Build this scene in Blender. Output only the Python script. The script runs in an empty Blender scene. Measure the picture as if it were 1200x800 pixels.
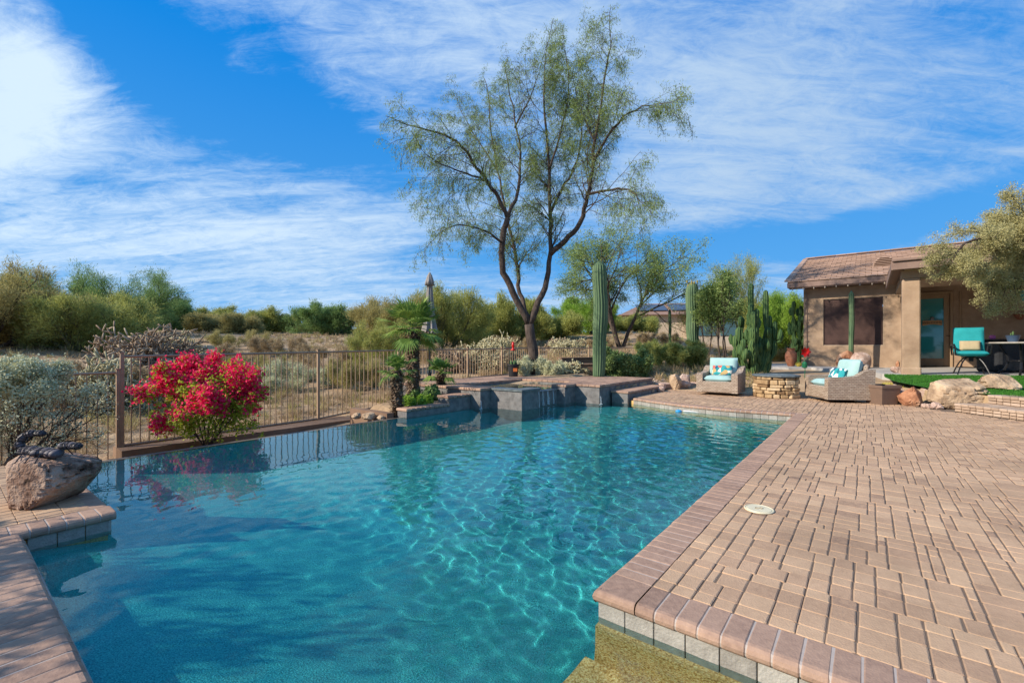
import bpy, math, random
import numpy as np
from math import radians, sin, cos, pi, atan, atan2, sqrt

# ------------------------------------------------------------------ camera, sky, sun, exposure
F = 533.0; HY = 408.0; CAMH = 1.05
scene = bpy.context.scene
cam_d = bpy.data.cameras.new("camera"); cam = bpy.data.objects.new("camera", cam_d)
scene.collection.objects.link(cam)
cam.location = (0, 0, CAMH); cam.rotation_euler = (radians(90), 0, 0)
cam_d.sensor_fit = 'HORIZONTAL'; cam_d.sensor_width = 36.0; cam_d.lens = 36.0 * F / 1200.0
cam_d.shift_y = (HY - 400.0) / 1200.0
cam_d.clip_start = 0.05; cam_d.clip_end = 4000
scene.camera = cam
scene.view_settings.view_transform = 'Standard'; scene.view_settings.look = 'None'
scene.view_settings.exposure = 0.70; scene.view_settings.gamma = 1.0
scene.view_settings.use_curve_mapping = False
scene.cycles.max_bounces = 10; scene.cycles.transparent_max_bounces = 12
scene.cycles.sample_clamp_indirect = 4.0
scene.cycles.use_denoising = True

SUN_EL = radians(30.0)
SUN_TRAVEL = (0.94, 0.34)                     # horizontal direction the light travels
_az = atan2(-SUN_TRAVEL[0], -SUN_TRAVEL[1])    # compass direction of the sun, from +Y towards +X
sun_d = bpy.data.lights.new("sun", 'SUN'); sun = bpy.data.objects.new("sun", sun_d)
scene.collection.objects.link(sun)
sun_d.energy = 4.0; sun_d.angle = radians(0.5); sun_d.color = (1.0, 0.895, 0.745)
sun.rotation_euler = (radians(90) - SUN_EL, 0, -_az + pi)
sun.rotation_euler = (pi/2 - SUN_EL, 0, pi - _az)
try: sun_d.cycles.is_caustics_light = True
except Exception: pass

world = bpy.data.worlds.new("World"); scene.world = world; world.use_nodes = True
def build_world():
    nt = world.node_tree; N = nt.nodes; L = nt.links; N.clear()
    def nd(t, **kw):
        n = N.new(t)
        for k, v in kw.items(): setattr(n, k, v)
        return n
    def m(op, a, b=None, clamp=False):
        n = nd('ShaderNodeMath', operation=op); n.use_clamp = clamp
        for i, v in enumerate((a, b)):
            if v is None: continue
            if isinstance(v, (int, float)): n.inputs[i].default_value = v
            else: L.new(v, n.inputs[i])
        return n.outputs[0]
    sky = nd('ShaderNodeTexSky', sky_type='NISHITA'); sky.sun_disc = False
    sky.sun_elevation = SUN_EL; sky.sun_rotation = _az
    sky.air_density = 1.0; sky.dust_density = 0.3; sky.ozone_density = 3.0
    tc = nd('ShaderNodeTexCoord')
    sp = nd('ShaderNodeSeparateXYZ'); L.new(tc.outputs['Generated'], sp.inputs[0])
    az = m('ARCTAN2', sp.outputs[0], sp.outputs[1]); el = m('ARCSINE', sp.outputs[2])
    ae = nd('ShaderNodeCombineXYZ'); L.new(az, ae.inputs[0]); L.new(el, ae.inputs[1])
    zz = m('ADD', m('MAXIMUM', sp.outputs[2], 0.0), 0.22)
    pl = nd('ShaderNodeCombineXYZ'); L.new(m('DIVIDE', sp.outputs[0], zz), pl.inputs[0]); L.new(m('DIVIDE', sp.outputs[1], zz), pl.inputs[1])
    def noise(scale, detail, rough, rot, sc, dist=0.0, loc=(0,0,0)):
        mp = nd('ShaderNodeMapping'); L.new(pl.outputs[0], mp.inputs[0])
        mp.inputs['Rotation'].default_value = (0, 0, rot); mp.inputs['Scale'].default_value = sc; mp.inputs['Location'].default_value = loc
        n = nd('ShaderNodeTexNoise'); L.new(mp.outputs[0], n.inputs['Vector'])
        n.inputs['Scale'].default_value = scale; n.inputs['Detail'].default_value = detail
        n.inputs['Roughness'].default_value = rough; n.inputs['Distortion'].default_value = dist
        return n.outputs['Fac']
    n1 = noise(1.1, 8, 0.62, radians(38), (0.55, 1.5, 1), 0.6)
    n2 = noise(3.4, 9, 0.72, radians(55), (0.35, 1.6, 1), 0.9, (3, 1, 0))
    n3 = noise(9.0, 8, 0.75, radians(-20), (0.7, 1.2, 1), 1.2, (7, 2, 0))
    def blob(px, py, rx, ry, ang):
        a0 = atan((px - 600) / F); e0 = atan((HY - py) / sqrt(F*F + (px-600)**2))
        k = F * (1 + 0.5*((px-600)/F)**2)
        sx, sy = rx / k, ry / F
        mp = nd('ShaderNodeMapping', vector_type='TEXTURE'); L.new(ae.outputs[0], mp.inputs[0])
        mp.inputs['Location'].default_value = (a0, e0, 0); mp.inputs['Rotation'].default_value = (0, 0, radians(ang))
        mp.inputs['Scale'].default_value = (sx, sy, 1)
        g = nd('ShaderNodeTexGradient', gradient_type='QUADRATIC_SPHERE'); L.new(mp.outputs[0], g.inputs[0])
        return g.outputs['Fac']
    # (px, py, rx, ry, angle, weight): negative = clear blue gap, positive = thick cloud
    B = [(240,110,300,110,-32,-1.5),(150,40,160,80,-30,-.9),(110,15,200,70,-15,-1.3),(370,165,170,75,-8,-1.5),(330,60,150,60,-40,-.7),(455,190,120,60,-10,-.8),
         (700,298,420,42,-1,-1.35),(880,285,330,48,6,-1.5),(1090,262,260,34,8,-1.3),(1160,60,220,150,0,-.35),
         (520,95,90,50,0,-.15),(100,215,170,45,10,-.75),(400,350,330,45,3,.45),
         (35,90,150,150,-25,1.0),(10,180,170,110,0,.75),(340,215,220,70,-6,.8),(300,270,300,60,4,.35),(560,60,340,110,10,.7),(390,280,330,80,5,.7),
         (860,120,420,200,5,.95),(860,205,420,90,8,.4),(1000,240,260,22,9,.8),(1130,270,120,12,8,.8),(680,350,200,24,0,.5),(120,300,240,60,3,.3)]
    tot = None
    for (x, y, rx, ry, a, w) in B:
        t = m('MULTIPLY', blob(x, y, rx, ry, a), w)
        tot = t if tot is None else m('ADD', tot, t)
    nn = m('ADD', m('MULTIPLY', m('SUBTRACT', n1, 0.5), 1.7), m('MULTIPLY', m('SUBTRACT', n2, 0.5), 2.6))
    nn = m('ADD', nn, m('MULTIPLY', m('SUBTRACT', n3, 0.5), 1.7))
    dens = m('ADD', m('ADD', m('MULTIPLY', tot, 1.0), nn), 0.30)
    mr = nd('ShaderNodeMapRange', interpolation_type='SMOOTHSTEP'); L.new(dens, mr.inputs[0])
    mr.inputs[1].default_value = -0.45; mr.inputs[2].default_value = 1.55; mr.inputs[3].default_value = 0.0; mr.inputs[4].default_value = 0.96
    # sky colour: nishita pushed towards the deep desert blue
    gm = nd('ShaderNodeMixRGB', blend_type='MULTIPLY'); gm.inputs[0].default_value = 1.0
    L.new(sky.outputs[0], gm.inputs[1]); gm.inputs[2].default_value = SKYTINT
    hs = nd('ShaderNodeHueSaturation'); hs.inputs['Saturation'].default_value = 1.25; L.new(gm.outputs[0], hs.inputs['Color'])
    # keep the horizon from going yellow: blend some plain blue-white low down
    lo = nd('ShaderNodeMapRange'); L.new(sp.outputs[2], lo.inputs[0]); lo.inputs[1].default_value = 0.0; lo.inputs[2].default_value = 0.55
    cr = nd('ShaderNodeMixRGB'); L.new(lo.outputs[0], cr.inputs[0]); cr.inputs[1].default_value = SKYLOW; cr.inputs[2].default_value = SKYHIGH
    mx = nd('ShaderNodeMixRGB'); mx.inputs[0].default_value = 0.96; L.new(hs.outputs[0], mx.inputs[1]); L.new(cr.outputs[0], mx.inputs[2])
    # clouds: whiter towards the sun side (left), greyer to the right
    lr = nd('ShaderNodeMapRange'); L.new(az, lr.inputs[0]); lr.inputs[1].default_value = -0.7; lr.inputs[2].default_value = 0.5
    cc = nd('ShaderNodeMixRGB'); L.new(lr.outputs[0], cc.inputs[0]); cc.inputs[1].default_value = CLOUDL; cc.inputs[2].default_value = CLOUDR
    fin = nd('ShaderNodeMixRGB'); L.new(mr.outputs[0], fin.inputs[0]); L.new(mx.outputs[0], fin.inputs[1]); L.new(cc.outputs[0], fin.inputs[2])
    bg = nd('ShaderNodeBackground'); bg.inputs[1].default_value = 0.15; L.new(fin.outputs[0], bg.inputs[0])
    out = nd('ShaderNodeOutputWorld'); L.new(bg.outputs[0], out.inputs[0])
SKYTINT = (0.8, 0.95, 1.2, 1)
SKYLOW = (0.55, 1.8, 3.5, 1); SKYHIGH = (0.0, 0.98, 3.15, 1)
CLOUDL = (3.0, 3.7, 4.4, 1); CLOUDR = (2.0, 2.7, 3.6, 1)
build_world()

# ------------------------------------------------------------------ frames of reference
# a runs along the pool's short side (towards the right deck), b along its long side (away)
D1 = np.array([0.787, -0.617]); D2 = np.array([0.617, 0.787])
def W(a, b, z=0.0): return (a*D1[0] + b*D2[0], a*D1[1] + b*D2[1], z)
def AB(x, y): return (x*D1[0] + y*D1[1], x*D2[0] + y*D2[1])
ROT = atan2(D1[1], D1[0])                       # object rotation that puts local x on a, y on b
def at(px, D): return ((px - 600) / F * D, D)   # ground position seen in picture column px at distance D
def zat(py, D): return CAMH - (py - HY) / F * D
def sstep(x, a, b):
    t = np.clip((np.asarray(x, float) - a) / (b - a), 0, 1); return t*t*(3 - 2*t)

# value noise for terrain, rocks and waves
_rs = np.random.RandomState(7); _T = _rs.rand(64, 64, 64)
def vnoise(x, y, z=0.0):
    x = np.asarray(x, float); y = np.asarray(y, float); z = np.asarray(z, float) + 0*x
    xi, yi, zi = np.floor(x).astype(int), np.floor(y).astype(int), np.floor(z).astype(int)
    fx, fy, fz = x-xi, y-yi, z-zi
    fx = fx*fx*(3-2*fx); fy = fy*fy*(3-2*fy); fz = fz*fz*(3-2*fz)
    def g(i, j, k): return _T[(xi+i) & 63, (yi+j) & 63, (zi+k) & 63]
    c0 = (g(0,0,0)*(1-fx)+g(1,0,0)*fx)*(1-fy) + (g(0,1,0)*(1-fx)+g(1,1,0)*fx)*fy
    c1 = (g(0,0,1)*(1-fx)+g(1,0,1)*fx)*(1-fy) + (g(0,1,1)*(1-fx)+g(1,1,1)*fx)*fy
    return c0*(1-fz) + c1*fz
def fbm(x, y, z=0.0, o=4):
    s = 0; a = 0.5; t = 0
    for i in range(o):
        s = s + a*vnoise(np.asarray(x)*2**i + 3.1*i, np.asarray(y)*2**i + 1.7*i, np.asarray(z)*2**i + 5.3*i); t += a; a *= 0.5
    return s/t - 0.5

# ------------------------------------------------------------------ mesh building
class MB:
    def __init__(s): s.V = []; s.Fc = []; s.T = []; s.n = 0; s.U = []
    def add(s, V, Fc, tint=None):
        V = np.asarray(V, float).reshape(-1, 3)
        Fc = [tuple(int(i) + s.n for i in f) for f in Fc]
        s.V.append(V); s.Fc += Fc; s.n += len(V)
        s.T.append(np.full(len(V), 0.5 if tint is None else tint) if np.isscalar(tint) or tint is None else np.asarray(tint, float))
    def box(s, c, sz, rz=0.0, tint=None, taper=1.0, rx=0.0, ry=0.0):
        x, y, z = sz[0]/2, sz[1]/2, sz[2]/2
        v = np.array([[-x,-y,-z],[x,-y,-z],[x,y,-z],[-x,y,-z],[-x*taper,-y*taper,z],[x*taper,-y*taper,z],[x*taper,y*taper,z],[-x*taper,y*taper,z]])
        v = rotv(v, rx, ry, rz) + np.array(c)
        s.add(v, [(0,3,2,1),(4,5,6,7),(0,1,5,4),(1,2,6,5),(2,3,7,6),(3,0,4,7)], tint)
    def rbox(s, c, sz, r=0.01, rz=0.0, tint=None, rx=0.0, ry=0.0):
        # bevelled box
        X, Y, Z = sz[0]/2, sz[1]/2, sz[2]/2; r = min(r, X*.9, Y*.9, Z*.9)
        v = []; idx = {}
        for i, sx in enumerate((-1, 1)):
            for j, sy in enumerate((-1, 1)):
                for k, sz_ in enumerate((-1, 1)):
                    for w in range(3):
                        p = [sx*(X-r), sy*(Y-r), sz_*(Z-r)]; p[w] = (sx*X, sy*Y, sz_*Z)[w]
                        idx[(i, j, k, w)] = len(v); v.append(p)
        f = []
        for w in range(3):
            o = [q for q in range(3) if q != w]
            for sgn in (0, 1):
                def key(u, t, ww):
                    q = [0,0,0]; q[w] = sgn; q[o[0]] = u; q[o[1]] = t; return (q[0], q[1], q[2], ww)
                q = [idx[key(0,0,w)], idx[key(1,0,w)], idx[key(1,1,w)], idx[key(0,1,w)]]
                f.append(q)
        for w in range(3):   # edges parallel to w
            o = [q for q in range(3) if q != w]
            for u in (0, 1):
                for t in (0, 1):
                    q = []
                    for sgn, ww in ((0, o[0]), (1, o[0]), (1, o[1]), (0, o[1])):
                        k = [0,0,0]; k[w] = sgn; k[o[0]] = u; k[o[1]] = t; q.append(idx[(k[0], k[1], k[2], ww)])
                    f.append(q)
        for i in (0,1):
            for j in (0,1):
                for k in (0,1): f.append([idx[(i,j,k,w)] for w in range(3)])
        v = np.array(v); v0 = v.copy(); out = []
        for q in f:
            a, b_, c_ = v0[q[0]], v0[q[1]], v0[q[2]]
            nrm = np.cross(b_-a, c_-a); ctr = v0[list(q)].mean(0)
            out.append(tuple(q) if nrm.dot(ctr) > 0 else tuple(reversed(q)))
        s.add(rotv(v, rx, ry, rz) + np.array(c), out, tint)
    def prism(s, pts, z0, z1, tint=None, cap=True):
        n = len(pts); A = sum(pts[i][0]*pts[(i+1)%n][1] - pts[(i+1)%n][0]*pts[i][1] for i in range(n))
        if A < 0: pts = list(reversed(pts))
        v = [(p[0], p[1], z0) for p in pts] + [(p[0], p[1], z1) for p in pts]
        f = [(i, (i+1) % n, n+(i+1) % n, n+i) for i in range(n)]
        if cap: f += [tuple(range(n-1, -1, -1)), tuple(range(n, 2*n))]
        s.add(v, f, tint)
    def tube(s, P, R, k=6, tint=None, cap=True, ribs=0, ribd=0.0):
        P = np.asarray(P, float); R = np.broadcast_to(np.asarray(R, float), (len(P),))
        T = np.gradient(P, axis=0); T /= (np.linalg.norm(T, axis=1, keepdims=True) + 1e-9)
        up = np.array([0, 0, 1.0]) if abs(T[0][2]) < 0.9 else np.array([1.0, 0, 0])
        n1 = np.cross(up, T[0]); n1 /= np.linalg.norm(n1) + 1e-9
        ang = np.arange(k)*2*pi/k; mul = 1 + ribd*np.cos(ang*ribs) if ribs else np.ones(k)
        V = []
        for i in range(len(P)):
            n1 = n1 - T[i]*np.dot(n1, T[i]); n1 /= np.linalg.norm(n1) + 1e-9
            n2 = np.cross(T[i], n1)
            V.append(P[i] + R[i]*mul[:, None]*(np.cos(ang)[:, None]*n1 + np.sin(ang)[:, None]*n2))
        V = np.concatenate(V); f = []
        for i in range(len(P)-1):
            for j in range(k):
                j2 = (j+1) % k; f.append((i*k+j, i*k+j2, (i+1)*k+j2, (i+1)*k+j))
        if cap: f += [tuple(range(k-1, -1, -1)), tuple(range((len(P)-1)*k, len(P)*k))]
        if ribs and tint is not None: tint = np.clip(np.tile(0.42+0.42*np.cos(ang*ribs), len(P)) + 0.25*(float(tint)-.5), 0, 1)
        s.add(V, f, tint)
    def lathe(s, prof, c=(0,0,0), k=24, tint=None, rx=0, ry=0, rz=0):
        V = []; 
        for r, z in prof:
            for j in range(k): V.append((r*cos(2*pi*j/k), r*sin(2*pi*j/k), z))
        f = []
        for i in range(len(prof)-1):
            for j in range(k):
                j2 = (j+1) % k; f.append((i*k+j, i*k+j2, (i+1)*k+j2, (i+1)*k+j))
        f += [tuple(range(k-1, -1, -1)), tuple(range((len(prof)-1)*k, len(prof)*k))]
        s.add(rotv(np.array(V), rx, ry, rz) + np.array(c), f, tint)
    def blob(s, c, r, seed=0, rough=0.25, freq=1.5, nu=28, nv=18, flat=0.0, tint=None, facet=0.0, rz=0.0, tiltx=0.0):
        r = np.array(r, float)
        u, v = np.meshgrid(np.linspace(0, 2*pi, nu, endpoint=False), np.linspace(0.02, pi-0.02, nv))
        d = np.stack([np.cos(u)*np.sin(v), np.sin(u)*np.sin(v), np.cos(v)], -1).reshape(-1, 3)
        o = seed*13.7
        m_ = 1 + rough*2*fbm(d[:,0]*freq+o, d[:,1]*freq+o*.7, d[:,2]*freq+o*.3, 4)
        if facet > 0:     # cut with random planes for a broken-rock look
            rr = np.random.RandomState(seed+5)
            rg = np.abs(fbm(d[:,0]*freq*2.2+o+9, d[:,1]*freq*2.2, d[:,2]*freq*2.2+o, 4)); m_ = m_ - rough*0.55*np.exp(-(rg/0.035)**2)*facet
            for q in range(14):
                nrm = rr.normal(size=3); nrm /= np.linalg.norm(nrm); lim = rr.uniform(0.62, 0.93)
                pr = (d*m_[:,None]) @ nrm; m_ = np.where(pr > lim, m_*(1-facet) + facet*m_*lim/np.maximum(pr, 1e-6), m_)
        if facet > 0: m_ = m_ + rough*0.22*fbm(d[:,0]*freq*7, d[:,1]*freq*7+o, d[:,2]*freq*7, 3)
        p = d*m_[:, None]*r
        if flat: p[:,2] = np.maximum(p[:,2], -r[2]*flat)
        f = []
        for i in range(nv-1):
            for j in range(nu):
                j2 = (j+1) % nu; f.append((i*nu+j, (i+1)*nu+j, (i+1)*nu+j2, i*nu+j2))
        f += [tuple(range(nu)), tuple(range((nv-1)*nu+nu-1, (nv-1)*nu-1, -1))]
        s.add(rotv(p, tiltx, 0, rz) + np.array(c), f, tint)
    def quads(s, C, A, B_, tint):
        # leaf quads: centres C, half-axes A and B_
        C = np.asarray(C); n = len(C)
        if n == 0: return
        V = np.stack([C-A, C+B_, C+A, C-B_], 1).reshape(-1, 3)
        base = s.n + 4*np.arange(n)
        s.V.append(V); s.n += 4*n
        s.Fc += [(b, b+1, b+2, b+3) for b in base.tolist()]
        s.T.append(np.repeat(np.broadcast_to(tint, (n,)), 4))
    def build(s, name, mat, parent=None, smooth=False, loc=(0,0,0), rz=0.0, world=False, **tags):
        if world and parent:      # coordinates were given in the world: bring them into the parent's frame
            s.V = [v - np.array(parent.location) for v in s.V]
        me = bpy.data.meshes.new(name)
        V = np.concatenate(s.V) if s.V else np.zeros((0, 3))
        nf = len(s.Fc); tot = np.fromiter((len(f) for f in s.Fc), int, nf)
        me.vertices.add(len(V)); me.vertices.foreach_set('co', V.astype(np.float32).ravel())
        me.loops.add(int(tot.sum())); me.loops.foreach_set('vertex_index', np.fromiter((i for f in s.Fc for i in f), np.int32, int(tot.sum())))
        me.polygons.add(nf); me.polygons.foreach_set('loop_start', np.concatenate([[0], np.cumsum(tot)[:-1]]).astype(np.int32))
        me.polygons.foreach_set('loop_total', tot.astype(np.int32))
        me.update(calc_edges=True); me.validate()
        at_ = me.attributes.new('tint', 'FLOAT', 'POINT')
        if len(me.vertices) == len(V): at_.data.foreach_set('value', np.concatenate(s.T).astype(np.float32))
        me.polygons.foreach_set('use_smooth', np.full(len(me.polygons), bool(smooth)))
        me.materials.append(mat)
        o = bpy.data.objects.new(name, me); scene.collection.objects.link(o)
        o.location = loc; o.rotation_euler = (0, 0, rz)
        if parent: o.parent = parent
        return tag(o, **tags)
def rotv(v, rx, ry, rz):
    if rx: c, s_ = cos(rx), sin(rx); v = v @ np.array([[1,0,0],[0,c,s_],[0,-s_,c]])
    if ry: c, s_ = cos(ry), sin(ry); v = v @ np.array([[c,0,-s_],[0,1,0],[s_,0,c]])
    if rz: c, s_ = cos(rz), sin(rz); v = v @ np.array([[c,s_,0],[-s_,c,0],[0,0,1]])
    return v
def tag(o, label=None, cat=None, group=None, kind=None):
    if label: o['label'] = label
    if cat: o['category'] = cat
    if group: o['group'] = group
    if kind: o['kind'] = kind
    return o
def empty(name, loc, rz=0.0, **t):
    o = bpy.data.objects.new(name, None); scene.collection.objects.link(o)
    o.location = loc; o.rotation_euler = (0, 0, rz); o.empty_display_size = 0.2
    return tag(o, **t)
def smooth_by_angle(o, deg=40):
    me = o.data; me.polygons.foreach_set('use_smooth', np.ones(len(me.polygons), bool))
    me.set_sharp_from_angle(angle=radians(deg)); return o

# ------------------------------------------------------------------ materials
def material(name, cols, rough=0.8, scale=8.0, detail=6.0, bump=0.3, bscale=None, tint=0.0, metal=0.0, spec=0.3,
             translucent=0.0, stretch=(1,1,1), dirt=0.0, cols2=None, pos=None, bdist=0.02, coord='Object', dark=None):
    """noise-driven colour ramp + per-piece 'tint' attribute + bump"""
    mt = bpy.data.materials.new(name); mt.use_nodes = True
    nt = mt.node_tree; N = nt.nodes; L = nt.links
    bs = N['Principled BSDF']; out = N['Material Output']
    bs.inputs['Roughness'].default_value = rough; bs.inputs['Metallic'].default_value = metal
    bs.inputs['Specular IOR Level'].default_value = spec
    tc = N.new('ShaderNodeTexCoord'); mp = N.new('ShaderNodeMapping'); mp.inputs['Scale'].default_value = stretch
    L.new(tc.outputs[coord], mp.inputs[0])
    nz = N.new('ShaderNodeTexNoise'); nz.inputs['Scale'].default_value = scale; nz.inputs['Detail'].default_value = detail
    nz.inputs['Roughness'].default_value = 0.62
    L.new(mp.outputs[0], nz.inputs['Vector'])
    fac = nz.outputs['Fac']
    if tint > 0:
        a = N.new('ShaderNodeAttribute'); a.attribute_name = 'tint'
        mx = N.new('ShaderNodeMix'); mx.data_type = 'FLOAT'; mx.inputs[0].default_value = tint
        L.new(fac, mx.inputs[2]); L.new(a.outputs['Fac'], mx.inputs[3]); fac = mx.outputs[0]
    rp = N.new('ShaderNodeValToRGB'); cr = rp.color_ramp
    n = len(cols); pos = pos or ([0.3 + 0.4*i/max(1, n-1) for i in range(n)] if tint < 0.5 else [0.08 + 0.84*i/max(1, n-1) for i in range(n)])
    cr.elements[0].position = pos[0]; cr.elements[0].color = (*cols[0], 1)
    cr.elements[1].position = pos[-1]; cr.elements[1].color = (*cols[-1], 1)
    for i in range(1, n-1):
        e = cr.elements.new(pos[i]); e.color = (*cols[i], 1)
    L.new(fac, rp.inputs[0]); L.new(rp.outputs[0], bs.inputs['Base Color'])
    if dirt > 0:
        n3 = N.new('ShaderNodeTexNoise'); n3.inputs['Scale'].default_value = 1.4; n3.inputs['Detail'].default_value = 9; n3.inputs['Roughness'].default_value = 0.7; L.new(tc.outputs[coord], n3.inputs['Vector'])
        r3 = N.new('ShaderNodeMapRange'); L.new(n3.outputs['Fac'], r3.inputs[0]); r3.inputs[1].default_value = .35; r3.inputs[2].default_value = .62; r3.inputs[3].default_value = 1-dirt; r3.inputs[4].default_value = 1.04
        m3 = N.new('ShaderNodeMixRGB'); m3.blend_type = 'MULTIPLY'; m3.inputs[0].default_value = 1; L.new(rp.outputs[0], m3.inputs[1]); L.new(r3.outputs[0], m3.inputs[2]); L.new(m3.outputs[0], bs.inputs['Base Color'])
    if bump > 0:
        n2 = N.new('ShaderNodeTexNoise'); n2.inputs['Scale'].default_value = bscale or scale*4; n2.inputs['Detail'].default_value = 5
        L.new(mp.outputs[0], n2.inputs['Vector'])
        bp = N.new('ShaderNodeBump'); bp.inputs['Strength'].default_value = bump; bp.inputs['Distance'].default_value = bdist
        L.new(n2.outputs['Fac'], bp.inputs['Height']); L.new(bp.outputs[0], bs.inputs['Normal'])
    if translucent > 0:
        tr = N.new('ShaderNodeBsdfTranslucent'); L.new(rp.outputs[0], tr.inputs[0])
        ms = N.new('ShaderNodeMixShader'); ms.inputs[0].default_value = translucent
        L.new(bs.outputs[0], ms.inputs[1]); L.new(tr.outputs[0], ms.inputs[2]); L.new(ms.outputs[0], out.inputs[0])
    return mt
def plain(name, col, rough=0.6, metal=0.0, spec=0.4): 
    c2 = tuple(c*0.86 for c in col)
    return material(name, [c2, col], rough, 14, 4, 0.08, metal=metal, spec=spec)
# ------------------------------------------------------------------ terrain
WZ = -0.12        # water level
def gz(x, y):
    x = np.asarray(x, float); y = np.asarray(y, float)
    a = x*D1[0] + y*D1[1]; b = x*D2[0] + y*D2[1]
    k = sstep(b, 5.2, 9.5)
    low = -0.62; high = 0.20
    base = low*(1-k) + high*k
    r = np.sqrt(x*x + y*y)
    d0 = 7.5*(1-k) + 13.5*k
    right = sstep(x/np.maximum(y, 1.0), 0.28, 0.5)
    slope = 0.088*(1-right) + 0.035*right
    rise = np.maximum(0, r - d0)
    rise = np.where(rise < 24, rise, 24 + (rise-24)*0.25)
    z = base + slope*np.minimum(rise, 60)
    z = z + 0.5*fbm(x*0.12, y*0.12, 0.3)*sstep(r - d0, 0.5, 6) + 0.14*fbm(x*0.8, y*0.8, 2.0)*sstep(r - d0, 0.2, 3)
    # palm bed beside the spa steps
    bed = sstep(a, -7.75, -7.35)*sstep(-a, 6.1, 6.25)*sstep(b, 4.75, 5.15)*(1-sstep(b, 12, 14))
    z = z*(1-bed) + bed*(-0.02 + 0.06*(b-5))
    # yard right of the spa: gravel climbing to the back of the garden
    yard = sstep(a, -4.6, -4.0)*sstep(b, 11.3, 11.6)
    zy = 0.0 + 0.32*sstep(b, 11.7, 14.2) + 0.02*np.maximum(0, b-14) + 0.03*fbm(x*1.5, y*1.5)
    z = z*(1-yard) + yard*zy
    near = (1-sstep(b, -2.5, -1.5))*sstep(a,-6.3,-5.5); z = z*(1-near) - 0.25*near
    # under pool, spa, decks and slabs the ground drops away
    pool = sstep(a, -6.34, -6.30)*(1-sstep(b, 9.2, 9.3))
    deck = sstep(a, -4.4, -4.3)*(1-sstep(b, 11.5, 11.55))
    hole = np.clip(pool + deck, 0, 1)
    return z*(1-hole) + hole*(-3.2)
def g1(x, y): return float(gz(np.array([x]), np.array([y]))[0])

m_desert = material('desert_soil', [(0.20,0.13,0.075),(0.36,0.245,0.145),(0.47,0.34,0.205)], 0.95, 0.7, 12, 0.6, 14, pos=[0.32,0.5,0.68], bdist=0.05)
def build_terrain():
    NA, NR = 560, 330
    th = np.linspace(-radians(100), radians(100), NA)
    rr = np.concatenate([[0.0], np.geomspace(0.6, 900, NR-1)])
    TH, RR = np.meshgrid(th, rr)
    X = RR*np.sin(TH); Y = RR*np.cos(TH) - 3.0*(0) 
    Z = gz(X, Y)
    V = np.stack([X, Y, Z], -1).reshape(-1, 3); f = []
    for i in range(NR-1):
        r0 = i*NA; r1 = (i+1)*NA
        f += [(r0+j, r0+j+1, r1+j+1, r1+j) for j in range(NA-1)]
    mb = MB(); mb.add(V, f); o = mb.build('ground', m_desert, smooth=True, kind='structure')
build_terrain()
mb = MB(); mb.add([(-3000,-3000,-3.6),(3000,-3000,-3.6),(3000,3000,-3.6),(-3000,3000,-3.6)], [(0,1,2,3)])
mb.build('terrain', m_desert, kind='structure')

# ------------------------------------------------------------------ pool shell and water
def pebble_mat():
    mt = material('pool_pebble', [(0.02,0.17,0.175),(0.045,0.38,0.38),(0.13,0.62,0.57)], 0.6, 170, 3, 0.5, 120, pos=[0.35,0.52,0.7])
    return mt
m_pebble = pebble_mat()
m_edge = material('edge_stone', [(0.10,0.08,0.065),(0.16,0.13,0.10)], 0.6, 8, 6, 0.2)
m_shelf = material('shelf_pebble', [(0.36,0.16,0.035),(0.78,0.42,0.14),(0.92,0.66,0.32)], 0.6, 110, 3, 0.5, 140, pos=[0.35,0.5,0.68])
m_tile = material('pool_tile', [(0.27,0.245,0.215),(0.37,0.34,0.30),(0.46,0.43,0.38)], 0.45, 22, 8, 0.3, tint=0.3, dirt=.3)
m_grout = plain('grout', (0.30,0.28,0.26), 0.9)
A0, A1, B0, B1 = -6.2, -0.93, 0.34, 8.72
pool = empty('swimming_pool', W(-3.5, 4.5, 0), label='pebble-lined swimming pool with brick coping and a vanishing edge', cat='pool')
pool.rotation_euler = (0,0,0)
def P(a, b, z): 
    w = W(a, b, z); l = pool.location; return (w[0]-l[0], w[1]-l[1], w[2]-l[2])
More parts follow.
